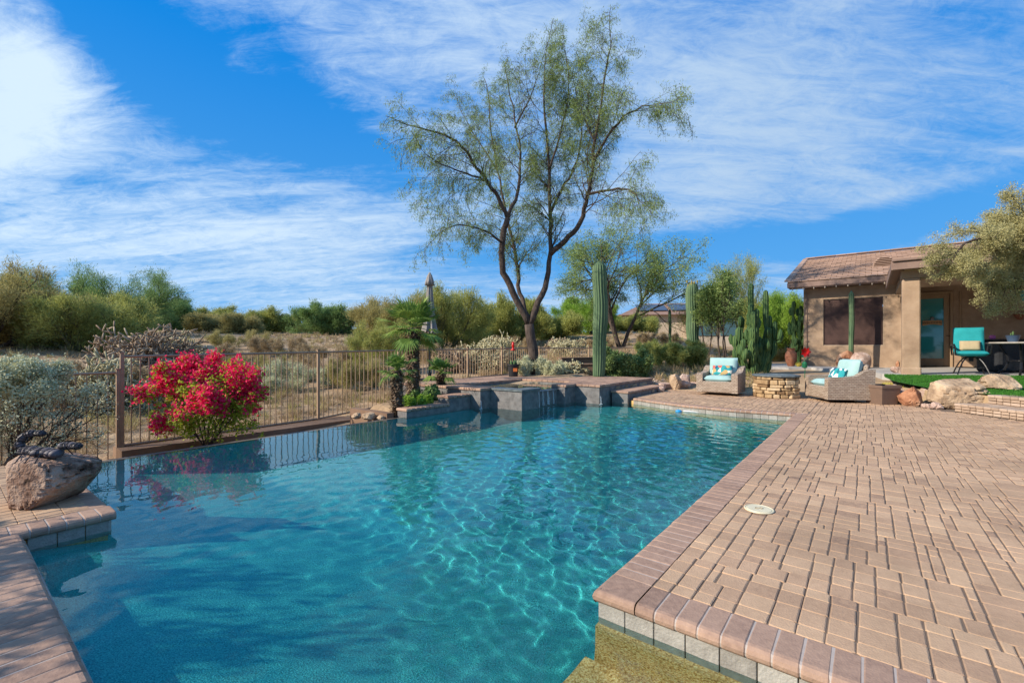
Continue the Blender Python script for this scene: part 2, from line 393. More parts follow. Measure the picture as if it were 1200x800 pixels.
def build_shell():
    mb = MB()
    # floor heightfield over (a,b), with benches and slope
    na, nb = 120, 140
    aa = np.linspace(A0, A1+5.0, na); bb = np.linspace(B0, B1+0.3, nb)
    A, Bm = np.meshgrid(aa, bb)
    dep = -1.0 - 0.25*sstep(Bm, 2.0, 6.5)
    dep = np.maximum(dep, -0.17 - 1.5*(A-A0))
    # bench along the right wall, entry shelf in the near arm, bench at the far end
    e = 0.10
    bench = 1 - sstep(A1 - A, 0.40, 0.40+e)
    dep = np.maximum(dep, -0.62*bench - 9*(1-bench)*1.0) if False else dep
    arm = sstep(A, A1-0.02, A1+0.1)
    z = dep*(1-arm) + (-1.2)*arm
    z = np.maximum(z, -0.15 - 0.45*np.maximum(0, Bm - B0))
    far = sstep(Bm, 7.7, 7.85); z = np.maximum(z, -9*(1-far) + (-0.60)*far)
    V = [P(a, b, zz) for a, b, zz in zip(A.ravel(), Bm.ravel(), z.ravel())]
    f = [(i*na+j, i*na+j+1, (i+1)*na+j+1, (i+1)*na+j) for i in range(nb-1) for j in range(na-1)]
    mb.add(V, f)
    mb.build('pool_floor', m_pebble, pool, smooth=True)
    mb = MB()
    # walls below the tile band
    def wall(a0, b0, a1, b1, t, z1=-0.17, z0=-2.0):
        # slab t thick to the right-hand side of a0b0 -> a1b1
        dx, dy = a1-a0, b1-b0; L_ = sqrt(dx*dx+dy*dy); nx, ny = dy/L_, -dx/L_
        pts = [(a0,b0),(a1,b1),(a1+nx*t,b1+ny*t),(a0+nx*t,b0+ny*t)]
        mb.prism([P(a,b,0)[:2] for a,b in pts], z0, z1)
    wall(A1, B1+.3, A1, 2.03, -0.25)
    wall(A0-0.0, B0, 5.0, B0, 0.25)
    mb.build('pool_wall', m_pebble, pool)
    mb = MB(); wall(A0-.01, B0, A0-.01, 5.0, -0.16, z1=-0.134, z0=-2.4); mb.build('vanishing_edge', m_edge, pool)
    mb = MB(); wall(A1-.002, 1.774, 5.0, 1.774, -0.25, z1=-0.175); mb.prism([P(a,b,0)[:2] for a,b in ((A1-.05,B0),(5,B0),(5,1.776),(A1-.05,1.776))], -2.2, -0.46); mb.build('shelf', m_shelf, pool)
build_shell()

m_water = bpy.data.materials.new('water'); m_water.use_nodes = True
def water_nodes():
    nt = m_water.node_tree; N = nt.nodes; L = nt.links; N.clear()
    out = N.new('ShaderNodeOutputMaterial')
    g = N.new('ShaderNodeBsdfGlass'); g.inputs['IOR'].default_value = 1.33; g.inputs['Roughness'].default_value = 0.0
    g.inputs['Color'].default_value = (0.80,0.975,1.0,1)
    L.new(g.outputs[0], out.inputs[0])
water_nodes()
WAVE = 0.115
def wave_h(a, b):
    rs = np.random.RandomState(3); h = 0
    # ripples fan out from the spillway
    for i in range(60):
        lam = np.exp(rs.uniform(np.log(0.065), np.log(0.25))); k = 2*pi/lam
        ang = rs.normal(radians(205), 1.0)
        amp = 0.0098*lam*lam*4
        w = 0.3 + 1.4*vnoise(a*0.6+i*3.3, b*0.6+i*1.9)
        ph = 0.5*k*0.12*(np.sin(a*1.3+i) + np.sin(b*1.1+2*i))
        h = h + amp*w*np.sin(k*(a*cos(ang)+b*sin(ang)) + rs.uniform(0, 6.28) + ph)
    env = 0.25 + 0.95*sstep(a, -5.6, -2.6)
    env = env*(0.55 + 0.45*sstep(b, 1.0, 3.0))
    return h*env*WAVE
def build_water():
    mb = MB(); zb = -2.1
    da = 0.016
    na = int((A1+0.0 - A0)/da); nb = int((B1+.3-B0)/da)
    aa = np.linspace(A0-0.02, A1+3.2, int((A1+3.2-A0)/0.017)); bb = np.linspace(B0-0.03, B1+0.35, nb)
    na = len(aa); nb = len(bb)
    A, Bm = np.meshgrid(aa, bb); H = WZ + wave_h(A, Bm)
    # only the L-shaped surface
    keep = (A < A1+0.06) | (Bm < 1.80)
    w = np.stack([A*D1[0]+Bm*D2[0], A*D1[1]+Bm*D2[1], H], -1).reshape(-1, 3)
    idx = -np.ones(na*nb, int); kk = keep.ravel(); idx[kk] = np.arange(kk.sum())
    V = w[kk]; I = idx.reshape(nb, na)
    q = np.stack([I[:-1,:-1], I[:-1,1:], I[1:,1:], I[1:,:-1]], -1).reshape(-1, 4); q = q[(q >= 0).all(1)]
    top = [tuple(r) for r in q.tolist()]
    mb.add(V, top)
    o = mb.build('water', m_water, smooth=False, kind='structure')
    sm = np.zeros(len(o.data.polygons), bool); sm[:len(top)] = True
    o.data.polygons.foreach_set('use_smooth', sm)
    return o
water = build_water()
water.cycles.is_caustics_caster = True
for o in bpy.data.objects:
    if o.name.startswith('pool_') or o.name.startswith('shelf'): o.cycles.is_caustics_receiver = True
rng = np.random.RandomState(11)

# ------------------------------------------------------------------ paving
m_paver = material('paver', [(0.28,0.18,0.125),(0.43,0.275,0.175),(0.51,0.335,0.21),(0.57,0.38,0.235)], 0.9, 38, 8, 0.6, 130, dirt=0.25, tint=0.6, pos=[0.28,0.42,0.58,0.72], bdist=0.004, spec=0.2)
m_coping = material('coping_brick', [(0.27,0.17,0.125),(0.39,0.25,0.18),(0.47,0.305,0.215)], 0.85, 30, 8, 0.5, 120, tint=0.35, dirt=0.22, pos=[0.3,0.5,0.7], bdist=0.004, spec=0.2)
m_mortar = plain('mortar', (0.45,0.38,0.33), 0.95)
m_joint = plain('joint_sand', (0.17,0.12,0.085), 1.0)
CW = 0.19
def brick_row(mb, mm, pts, nside, w=CW, s=0.081, top=0.0, th=0.052, gap=0.005, start=0.0):
    """bricks laid across a polyline of (x,y): pts is the lip line, nside=+1 puts the bricks to its left"""
    pts = np.array(pts, float); seg = np.linalg.norm(np.diff(pts, axis=0), axis=1); cum = np.concatenate([[0], np.cumsum(seg)]); Lt = cum[-1]
    n = max(1, int(round(Lt/s))); s = Lt/n
    def pos(t):
        i = min(np.searchsorted(cum, t, side='right')-1, len(seg)-1); i = max(i, 0)
        return pts[i] + (pts[i+1]-pts[i])*(t-cum[i])/seg[i]
    def nrm(t):
        d = pos(min(t+.05, Lt)) - pos(max(t-.05, 0)); d /= np.linalg.norm(d); return np.array([-d[1], d[0]])*nside
    prof = [(w, -0.001), (0.03, 0.0), (0.016,-0.003), (0.005,-0.012), (0.0,-0.026), (0.003,-0.040), (0.012,-0.050), (0.03,-th), (w, -th)]
    for i in range(n):
        t0 = i*s + gap/2; t1 = (i+1)*s - gap/2; V = []
        jz = rng.uniform(-.0012, .0012); jx = rng.uniform(-.002, .002)
        for (t, sh) in ((t0, 0.0025), (t0+0.004, 0), (t1-0.004, 0), (t1, 0.0025)):
            p, q = pos(t), nrm(t)
            for (u, z) in prof:
                uu = u + (sh if u < w/2 else -sh) + jx; zz = z + (-sh if z > -th/2 else 0) + jz
                V.append((p[0]+q[0]*uu, p[1]+q[1]*uu, top + zz))
        K = len(prof); f = []
        for a_ in range(3):
            for k in range(K):
                k2 = (k+1) % K; f.append((a_*K+k, (a_+1)*K+k, (a_+1)*K+k2, a_*K+k2))
        f += [tuple(range(K)), tuple(range(4*K-1, 3*K-1, -1))]
        if nside < 0: f = [tuple(reversed(q)) for q in f]
        mb.add(V, f, float(np.clip(rng.normal(.5,.17),0,1)))
    # mortar body, a few mm below the brick faces
    V = []; m_ = max(2, len(pts)*4)
    prof2 = [(w-0.002,-0.003),(0.03,-0.003),(0.016,-0.006),(0.008,-0.014),(0.003,-0.026),(0.006,-0.040),(0.014,-0.049),(w-0.002,-0.049)]
    K = len(prof2)
    for i in range(m_):
        t = Lt*i/(m_-1)*0.999 + Lt*0.0005; p, q = pos(t), nrm(t)
        for u, z in prof2: V.append((p[0]+q[0]*u, p[1]+q[1]*u, top+z))
    f = [(i*K+k, (i+1)*K+k, (i+1)*K+(k+1) % K, i*K+(k+1) % K) for i in range(m_-1) for k in range(K)]
    if nside < 0: f = [tuple(reversed(q)) for q in f]
    mm.add(V, f + [tuple(range(K)), tuple(range((m_-1)*K, m_*K))])
def corner_brick(mb):
    n = 15; u = np.concatenate([np.linspace(0, .03, 9), np.linspace(.05, CW, 6)]); V = []
    def pr(q): return -.024*(1-sqrt(max(0, 1-((.024-min(q,.024))/.024)**2)))
    for i in u:
        for j in u:
            V.append(W(LIP_R+i, 1.774+j, min(pr(i), pr(j)) + .001*(.5-(abs(i-j) < .004)*3)))
    f = [(i*n+j, (i+1)*n+j, (i+1)*n+j+1, i*n+j+1) for i in range(n-1) for j in range(n-1)]
    for i in u[::-1]: pass
    ring = [(0, j) for j in range(n-1, -1, -1)] + [(i, 0) for i in range(1, n)]; b = len(V)
    for k, (i, j) in enumerate(ring):
        for dz, ins in ((-.040,.003),(-.052,.014)): V.append(W(LIP_R+u[i]+(ins if i == 0 else 0), 1.774+u[j]+(ins if j == 0 else 0), dz))
    for k in range(len(ring)-1):
        (i, j), (i2, j2) = ring[k], ring[k+1]; f += [(i*n+j, i2*n+j2, b+2*(k+1), b+2*k), (b+2*k, b+2*k+2, b+2*k+3, b+2*k+1)]
    mb.add(V, f, .45)
def w2(l): return [W(a, b)[:2] for a, b in l]
LIP_R = -0.947
FAR = [(LIP_R, 8.52), (-1.9, 8.47), (-2.70, 8.60), (-3.35, 8.85), (-3.92, 9.14)]
cop = MB(); mor = MB()
brick_row(cop, mor, w2([(LIP_R, 1.774+CW+.003), (LIP_R, 8.50)]), -1)
corner_brick(cop)
brick_row(cop, mor, w2([(LIP_R+CW+0.002, 1.774), (5.5, 1.774)]), +1, s=0.082)
brick_row(cop, mor, w2([(LIP_R+CW, 8.515)] + FAR), -1)
co = cop.build('coping', m_coping, pool, world=True)
def mor_(): 
    mo = MB(); mo.V = [v - np.array(pool.location) for v in mor.V]; mo.Fc = mor.Fc; mo.T = mor.T; mo.n = mor.n; mo.build('mortar_bed', m_mortar, co)
mor_(); cop = MB(); mor = MB()
brick_row(cop, mor, w2([(2.5, 0.318), (-3.80, 0.318)]), +1, w=0.20)
brick_row(cop, mor, w2([(-3.81, 0.12), (-3.81, 0.735)]), +1)
brick_row(cop, mor, w2([(-4.0, 0.735), (-6.05, 0.735)]), +1)
co = cop.build('coping', m_coping, pool, world=True)
mor_()

# tile band under the coping: individual tiles 15 cm with grout
def tile_band(mb, l, nside, z0=-0.20, z1=-0.053, s=0.125, back=0.012):
    pts = np.array(w2(l)); 
    for i in range(len(pts)-1):
        d = pts[i+1]-pts[i]; L_ = np.linalg.norm(d); d = d/L_; n_ = np.array([-d[1], d[0]])*nside
        c = int(round(L_/s)); ss = L_/c
        for k in range(c):
            p = pts[i] + d*(k+0.5)*ss + n_*back
            mb.rbox((p[0], p[1], (z0+z1)/2), (ss-0.004, 0.014, z1-z0), 0.002, rz=atan2(d[1], d[0]), tint=rng.rand())
tb = MB()
tile_band(tb, [(A1+.0, 1.80), (A1+.0, 8.5)], -1)
tile_band(tb, [(A1+.0, 1.79), (5.4, 1.79)], +1)
tile_band(tb, [(A1, 8.53)] + [(a, b+0.015) for a, b in FAR[1:]], -1)
tbo = tb.build('tile_band', m_tile, pool, world=True); tbo.cycles.is_caustics_receiver = True; tb = MB()
tile_band(tb, [(-3.83, 0.34), (-3.83, 0.715)], +1)
tile_band(tb, [(-3.83, 0.715), (-6.1, 0.715)], +1)
tile_band(tb, [(2.5, 0.335), (-3.82, 0.335)], +1)
tbo = tb.build('tile_band', m_tile, pool, world=True); tbo.cycles.is_caustics_receiver = True
mb = MB()
mb.prism(w2([(-3.85,-1.5),(-3.85,0.70),(-6.15,0.70),(-6.15,-1.5)]), -2.2, -0.06)
mb.prism(w2([(2.5,-1.0),(2.5,0.30),(-3.84,0.30),(-3.84,-1.0)]), -2.2, -0.06)
mb.prism(w2([(LIP_R+.04,8.57),(-1.9,8.52),(-2.70,8.65),(-3.35,8.9),(-4.0,9.2),(-4.0,9.5),(LIP_R+.04,9.5)]), -2.2, -0.06)
mb.prism(w2([(A1+0.03,1.82),(5.5,1.82),(5.5,2.0),(A1+0.3,2.0),(A1+.3,8.6),(A1+0.03,8.6)]), -2.2, -0.06)
o = mb.build('pool_backing', m_shelf, pool, world=True); o.cycles.is_caustics_receiver = True

def pavers(name, inside, a0, a1, b0, b1, top=0.0, seed=1, lens=(0.08,0.12), wid=(0.045,0.08,0.08,0.09,0.08,0.08,0.08,0.09,0.08,0.12), low=None):
    r = np.random.RandomState(seed); mb = MB(); b = b0; hold = 0; cuts = None; g = 0.0027
    while b < b1:
        l = lens[r.randint(len(lens))]
        if hold <= 0 or cuts is None:
            hold = r.randint(3, 8)
            cuts = [a0]
            while cuts[-1] < a1: cuts.append(cuts[-1] + wid[r.randint(len(wid))])
        else:   # let a few boundaries jump
            cuts = list(cuts)
            for i in range(2, len(cuts)-1):
                if r.rand() < 0.07:
                    c = cuts[i] + 0.040*(1 if r.rand() < .5 else -1)
                    if c - cuts[i-1] > 0.035 and cuts[i+1] - c > 0.035: cuts[i] = c
        hold -= 1
        for i in range(len(cuts)-1):
            x0, x1 = cuts[i], cuts[i+1]
            ca, cb = (x0+x1)/2, b+l/2
            if not inside(ca, cb): continue
            gx = g*r.uniform(0.6, 1.7); gy = 0.0006; bv = 0.0045
            X0, X1, Y0, Y1 = x0+gx, min(x1, a1)-gx, b+gy, b+l-gy
            if low is not None:
                Y0 = max(Y0, low(ca)+0.006)
            if Y1-Y0 < 0.03 or X1-X0 < 0.03: continue
            jz = r.uniform(-.0015, .0015); c4 = []; 
            jit = lambda: r.uniform(-.0018, .0018)
            cc = r.uniform(.003, .011, 8)
            outer = [(X0,Y0+cc[0]*.6),(X0+cc[1],Y0),(X1-cc[2],Y0),(X1,Y0+cc[3]*.6),(X1,Y1-cc[4]*.6),(X1-cc[5],Y1),(X0+cc[6],Y1),(X0,Y1-cc[7]*.6)]
            outer = [(x+jit()*.8, y+jit()*.25) for x, y in outer]; mx_, my_ = (X0+X1)/2, (Y0+Y1)/2
            tx, ty = r.normal()*.004, r.normal()*.004
            V = [W(x, y, top-0.03) for x, y in outer] + [W(x, y, top-0.0028+jz) for x, y in outer]
            for (x, y) in outer:
                sx = -1 if x > mx_ else 1; sy = -1 if y > my_ else 1
                V.append(W(x+sx*bv, y+sy*bv*0.5, top+jz+(x-mx_)*tx+(y-my_)*ty))
            f = []
            for k in range(8):
                k2 = (k+1) % 8; f += [(k, k2, 8+k2, 8+k), (8+k, 8+k2, 16+k2, 16+k)]
            f.append(tuple(range(16, 24)))
            mb.add(V, f, np.clip(r.normal(0.56, 0.13), 0, 1))
        b += l
    return mb
steps_poly_a = lambda a, b: True
def far_lip(a):
    xs = [-3.92,-3.35,-2.70,-1.9,LIP_R]; ys = [9.14,8.85,8.60,8.47,8.52]
    return np.interp(a, xs, ys)
def in_deck(a, b):
    x, y, _ = W(a, b)
    if b > 11.75: return False
    if x > 7.28 + (7.5-y)*0.06 and y < 9.5: return False
    if x > 8.2: return False
    return True
mb = pavers('p', in_deck, LIP_R+CW+0.003, 6.2, 1.774+CW+0.003, 11.7, seed=4)
mb2 = pavers('p', in_deck, -3.98, LIP_R+CW, 8.4, 11.7, seed=5, low=lambda a: far_lip(a)+CW)
for v, t in zip(mb2.V, mb2.T): pass
off = mb.n; mb.V += mb2.V; mb.T += mb2.T; mb.Fc += [tuple(i+off for i in f) for f in mb2.Fc]; mb.n += mb2.n
# bedding the joints open onto
mb.build('patio_paving', m_paver, kind='structure')
mb = MB(); mb.prism(w2([(LIP_R+CW,1.774+CW),(8,1.774+CW),(8,11.75),(-4.0,11.75),(-4.0,9.36),(-3.3,9.06),(-2.7,8.8),(-1.9,8.67),(LIP_R+CW,8.71)]), -0.09, -0.0050)
mb.build('patio_bedding', m_joint, kind='structure')
mb = pavers('p', lambda a, b: True, -3.80, 1.5, -1.4, 0.0, seed=9); mb.build('terrace_paving', m_paver, kind='structure')
mb = pavers('p', lambda a, b: True, -6.1, -4.005, -1.4, 0.54, seed=19); mb.build('ledge_paving', m_paver, kind='structure')
mb = MB(); mb.prism(w2([(2.4,-1.4),(2.4,0.115),(-3.8,0.115),(-3.8,0.115),(-4.0,0.115),(-4.0,0.54),(-6.1,0.54),(-6.1,-1.4)]), -0.09, -0.0085); mb.build('terrace_bedding', m_joint, kind='structure')

# skimmer lid
m_lid = plain('cream_plastic', (0.70,0.62,0.42), 0.45)
sx, sy = at(889.5, 2.96)
mb = MB(); mb.lathe([(0.0,0.0),(0.086,0.0),(0.088,0.004),(0.086,0.008),(0.080,0.009),(0.078,0.006),(0.074,0.006),(0.072,0.009),(0.0,0.0095)], (0,0,0), 40)
sk = mb.build('skimmer_lid', m_lid, loc=(sx, sy, 0.001), label='round cream skimmer lid set in the paving', cat='drain cover'); smooth_by_angle(sk, 30)
m_lid2 = plain('lid_mark', (0.30,0.25,0.17), 0.6)
mb = MB()
for k in range(2):
    t = np.linspace(0, 1.5*pi, 12); r_ = 0.013
    mb.tube([((k-.5)*0.022 + r_*cos(u+k*pi), r_*sin(u+k*pi), 0.0105) for u in t], 0.0022, 5)
mb.build('emblem', m_lid2, sk)

# ------------------------------------------------------------------ spa block
m_spa = material('spa_stone', [(0.10,0.094,0.09),(0.165,0.155,0.148),(0.235,0.22,0.21)], 0.7, 9, 10, 0.3, 90, pos=[0.3,0.5,0.72], bdist=0.004)
m_slate = material('slate_cap', [(0.07,0.085,0.09),(0.16,0.185,0.19)], 0.45, 8, 8, 0.25, 60, bdist=0.004)
spa = empty('hot_tub', W(-6.3, 8.0, 0.28), label='raised stone spa with brick rim spilling into the pool', cat='spa')
def S(mb, l, z0, z1): mb.prism([(W(a,b)[0]-spa.location[0], W(a,b)[1]-spa.location[1]) for a, b in l], z0-0.28, z1-0.28)
def R(a0, a1, b0, b1): return [(a0,b0),(a1,b0),(a1,b1),(a0,b1)]
mb = MB()
S(mb, R(-6.9,-5.87,6.5,7.06), -1.8, 0.23)          # left pillar and rim
S(mb, R(-8.2,-6.9,6.5,11.6), -1.8, 0.23) 
S(mb, R(-5.87+.002,-5.10,6.8,7.05), -1.8, 0.235)
S(mb, R(-5.36,-5.10,7.052,7.40), -1.8, 0.235)
S(mb, R(-5.36,-5.20,7.402,8.20), -1.8, 0.17)        # spillway lip
S(mb, R(-5.36,-5.02,8.202,8.63), -1.8, 0.23)
S(mb, R(-5.018,-4.44,8.63,9.2), -1.8, 0.23)
S(mb, R(-6.898,-4.44,9.202,11.6), -1.8, 0.23)
mb.build('body', m_spa, spa)
mb = MB(); 
S(mb, R(-5.895,-5.075,6.775,7.06), 0.237, 0.272); S(mb, R(-5.365,-5.075,7.062,7.415), 0.237, 0.272)
S(mb, R(-5.365,-5.17,7.417,8.19), 0.172, 0.192)
mb.build('slate_cap', m_slate, spa)
def pav_local(o_top, poly_rects, z, name, parent):
    mb = MB()
    for (a0, a1, b0, b1) in poly_rects:
        a = a0
        while a < a1-0.02:
            b = b0; wa = min(0.155, a1-a)
            while b < b1-0.02:
                lb = min(rng.choice([0.10, 0.16, 0.21]), b1-b)
                c = W(a+wa/2, b+lb/2)
                mb.rbox((c[0]-parent.location[0], c[1]-parent.location[1], z-0.025-parent.location[2]), (wa-0.005, lb-0.004, 0.05), 0.006, rz=ROT, tint=rng.rand())
                b += lb
            a += wa
    return mb.build(name, m_coping, parent)
ringw = 0.2
pav_local(None, [(-6.9+.0,-5.84,6.47,6.98),(-8.2,-6.9,6.47,11.6),(-5.36,-4.99,8.2,8.6),(-4.99,-4.41,8.6,9.2),(-6.9,-4.41,9.2,11.6),(-5.36,-5.02,8.6,9.2)], 0.282, 'deck_top', spa)
mb = MB(); lo = -0.9
S(mb, R(-6.90,-5.36,7.05,9.2), -1.8, -0.5); mb.build('basin_floor', m_pebble, spa)
m_spaw = bpy.data.materials.new('spa_water'); m_spaw.use_nodes = True
g_ = m_spaw.node_tree.nodes['Principled BSDF']; g_.inputs['Base Color'].default_value = (0.75,0.80,0.55,1); g_.inputs['Roughness'].default_value = 0.03
g_.inputs['Transmission Weight'].default_value = 0.9; g_.inputs['IOR'].default_value = 1.33
mb = MB(); nx_ = 40
V = [W(a, b, 0.197 + 0.002*float(fbm(a*5, b*5))) for b in np.linspace(7.04, 9.21, nx_) for a in np.linspace(-6.91, -5.33, nx_)]
mb.add(V, [(i*nx_+j, i*nx_+j+1, (i+1)*nx_+j+1, (i+1)*nx_+j) for i in range(nx_-1) for j in range(nx_-1)])
mb.build('spa_water', m_spaw, smooth=True, kind='structure')
# thin sheets of falling water
m_fall = bpy.data.materials.new('falling_water'); m_fall.use_nodes = True
q_ = m_fall.node_tree.nodes['Principled BSDF']; q_.inputs['Base Color'].default_value = (0.9,0.95,0.97,1); q_.inputs['Roughness'].default_value = 0.15
q_.inputs['Transmission Weight'].default_value = 0.75; q_.inputs['IOR'].default_value = 1.33; q_.inputs['Alpha'].default_value = 0.8
mb = MB()
for (a, b, z, w_) in ((-5.19, 7.8, 0.185, 0.04),(-5.19,7.62,0.185,0.03),(-5.19,8.0,0.185,0.025),(-5.84,6.47,0.05,0.02),(-4.41,8.6,0.05,0.02),(-5.065,7.3,0.2,.012)):
    c = W(a+0.012, b-0.01); mb.tube([(c[0], c[1], z), (c[0]+.01, c[1]-.01, z*0.4), (c[0]+.015, c[1]-.015, -0.1)], [w_*.5, w_*.4, w_*.7], 7)
# foam where they land
for (a, b) in ((-5.83,6.46),(-4.40,8.59)):
    c = W(a, b); mb.blob((c[0]+.01, c[1]-.02, -0.112), (0.03, 0.03, 0.016), 3, 0.5, 4, 12, 8)
mb.build('spillway_water', m_fall, kind='structure')

# low stepped walls each side of the spa
def stepped(name, rects, label):
    e = empty(name, W(rects[0][0], rects[0][2], 0), label=label, cat='wall'); mb = MB()
    L0 = e.location
    for (a0, a1, b0, b1, z) in rects: mb.prism([(W(a,b)[0]-L0[0], W(a,b)[1]-L0[1]) for a, b in R(a0,a1,b0,b1)], -1.8, z-0.05)
    mb.build('wall', m_spa, e); mb = MB()
    for (a0, a1, b0, b1, z) in rects:
        b = b0-0.02
        while b < b1-0.02:
            lb = min(0.105, b1-b); c = W((a0+a1)/2, b+lb/2)
            mb.rbox((c[0]-L0[0], c[1]-L0[1], z-0.025), (a1-a0+0.05, lb-0.004, 0.05), 0.012, rz=ROT, tint=rng.rand()); b += lb
    mb.build('cap', m_coping, e)
stepped_ = 1
stepped('planter_wall', [(-6.36,-6.12,4.93,5.92,0.03),(-6.42,-6.12,5.922,6.49,0.165)], 'low stepped stone wall with brick cap between palms and pool')
stepped('garden_step', [(-4.38,-4.02,9.10,11.2,0.135)], 'raised brick capped step between the spa deck and paving')
# ------------------------------------------------------------------ fences and basin wall
m_iron = material('brown_iron', [(0.27,0.175,0.11),(0.38,0.26,0.165)], 0.55, 6, 4, 0.1, spec=0.4)
m_stucco = material('stucco_brown', [(0.155,0.095,0.062),(0.21,0.13,0.085),(0.26,0.165,0.11)], 0.95, 2.5, 9, 0.6, 90, bdist=0.006)
def fence_run(name, pts, label, group=None, pitch=0.105, posts=None):
    """pts: list of (x, y, zbottom, ztop); one panel between each pair"""
    e = empty(name, (pts[0][0], pts[0][1], pts[0][2]), label=label, cat='fence', group=group); o = np.array(e.location)
    for i in range(len(pts)-1):
        p, q = np.array(pts[i], float), np.array(pts[i+1], float); d = q[:2]-p[:2]; L_ = np.linalg.norm(d); n = int(L_/pitch); ang = atan2(d[1], d[0])
        mb = MB()
        for zi, off in ((3, 0.0), (2, 0.06)):
            a_ = np.array([p[0], p[1], p[zi]+off*0 + (0.07 if zi == 2 else 0)]); b_ = np.array([q[0], q[1], q[zi] + (0.07 if zi == 2 else 0)])
            mb.tube([a_-o, b_-o], 0.019, 4)
        for k in range(1, n):
            t = k/n; x, y = p[:2]+d*t; zb = p[2]+(q[2]-p[2])*t; zt = p[3]+(q[3]-p[3])*t
            mb.tube([(x-o[0], y-o[1], zb+0.06-o[2]), (x-o[0], y-o[1], zt-0.005-o[2])], 0.0095, 4, cap=False)
        mb.build('panel', m_iron, e)
    for i, p in enumerate(pts):
        mb = MB(); mb.box((p[0]-o[0], p[1]-o[1], (p[2]-0.12+p[3]+0.05)/2-o[2]), (0.045, 0.045, p[3]-p[2]+0.17), rz=ROT)
        mb.box((p[0]-o[0], p[1]-o[1], p[3]+0.055-o[2]), (0.065, 0.065, 0.012), rz=ROT); mb.build('post', m_iron, e)
    return e
fa = lambda px, a0: (lambda u: (u*(-a0)/(0.617-0.787*u), (-a0)/(0.617-0.787*u)))((px-600)/F)
# fence line a=-8.55..-8.75 rising along b
def fp(px, a0, zb, zt): x, y = fa(px, a0); return (x, y, zb, zt)
F1 = fp(143, -8.47, -0.42, 0.93)
F2 = fp(373, -8.62, -0.42, 0.97); F3 = fp(467, -8.75, -0.30, 1.0); F4 = fp(548, -8.8, 0.15, 1.02); F5 = fp(588, -8.8, 0.18, 1.04); F6 = fp(632, -8.8, 0.2, 1.06)
fence_run('pool_fence', [F1, F2, F3, F4, F5, F6], 'brown iron picket fence standing on the low wall beyond the vanishing edge')
G0 = (F1[0]-0.03, F1[1]-0.03, -0.62, 0.70); G1 = W(-8.45, 0.2); G2 = W(-8.4, -1.4)
fence_run('pool_fence', [(G1[0], G1[1], -0.66, 0.70), G0], 'lower brown picket fence running behind the grey shrub')
fence_run('pool_fence', [(F6[0], F6[1]+.02, 0.2, 1.06), (*at(690, 17.5), 0.35, 1.06), (*at(760, 19.0), 0.5, 1.08)], 'far brown picket fence running behind the big tree to the cacti')
mb = MB(); bw = empty('basin_wall', W(-8.3, 1.9, -0.9), label='low brown stucco wall carrying the fence across the water', cat='wall')
mb.prism(w2([(-8.12,1.62),(-8.12,5.9),(-8.9,5.9),(-8.62,1.62)]), -1.3, -0.37)
mb.prism(w2([(-7.5,4.74),(-6.40,4.74),(-6.40,4.88),(-7.5,4.88)]), -1.6, -0.05)
mb.build('wall', m_stucco, bw, world=True)

# ------------------------------------------------------------------ patio slab and lawn
m_conc = material('concrete', [(0.30,0.28,0.26),(0.42,0.40,0.37),(0.50,0.47,0.44)], 0.85, 2.2, 10, 0.25, 60, bdist=0.003)
FZ = 0.45
mb = MB(); mb.prism([(5.9,16.9),(8.7,14.3),(9.35,14.2),(9.05,11.3),(8.75,10.75),(9.0,10.45),(12.2,10.05),(17,9.7),(17,30),(6.5,30)], 0.12, FZ); mb.build('patio_slab', m_conc, kind='structure')
m_turf = material('turf', [(0.02,0.085,0.008),(0.035,0.14,0.012),(0.06,0.19,0.02)], 0.9, 30, 5, 0.3, tint=0.5)
LN = [(7.75,9.25),(8.1,9.9),(8.75,10.72),(9.0,10.42),(12.2,10.02),(17,9.67),(17,5.5),(8.1,5.5),(7.95,7.6),(7.7,8.3)]
def lawn_z(x, y): return 0.285 + 0.15*sstep(y, 7.6, 10.3)
mb = MB()
for xx in np.arange(7.6, 14, 0.35):
    for yy in np.arange(5.5, 10.7, 0.35): pass
nx_, ny_ = 30, 24; Vv = []
def lawn_uv(u, v):   # left edge to right edge at each y
    y = 5.5 + v*5.22; xl = np.interp(y, [5.5,7.6,8.3,9.25,9.9,10.72], [8.1,7.95,7.7,7.75,8.1,8.75]); 
    return xl + u*(14.0-xl), y
def back_y(x): return np.interp(x, [7.75,8.1,8.75,9.0,12.2,17], [9.25,9.9,10.70,10.42,10.02,9.67]) - 0.004
for j in range(ny_):
    for i in range(nx_):
        x, y = lawn_uv(i/(nx_-1), j/(ny_-1)); y = min(y, back_y(x)); Vv.append((x, y, lawn_z(x, y)))
mb.add(Vv, [(j*nx_+i, j*nx_+i+1, (j+1)*nx_+i+1, (j+1)*nx_+i) for j in range(ny_-1) for i in range(nx_-1)])
mb.build('lawn', m_turf, smooth=True, kind='structure')
mb = MB(); mb.prism([(7.8,9.2),(8.15,9.85),(8.78,10.6),(9.02,10.3),(12.2,9.9),(17,9.5),(17,5.5),(8.15,5.5),(8.0,7.6),(7.75,8.3)], -0.3, 0.265); mb.build('planting_soil', m_desert, kind='structure')
rs = np.random.RandomState(5); n = 45000
x = rs.uniform(7.7, 13.5, n); y = rs.uniform(6.2, 10.7, n); ok = (y < np.array([back_y(q) for q in x])) & (x > np.interp(y, [5.5,7.6,8.3,9.25,9.9,10.72], [8.1,7.95,7.7,7.75,8.1,8.75])+.02)
x, y = x[ok], y[ok]; z = lawn_z(x, y); n = len(x)
C_ = np.stack([x, y, z+0.012], -1); A_ = np.stack([rs.normal(0,.008,n), rs.normal(0,.008,n), rs.uniform(.012,.022,n)], -1); an = rs.uniform(0, pi, n)
B_ = np.stack([np.cos(an)*.004, np.sin(an)*.004, 0*an], -1)
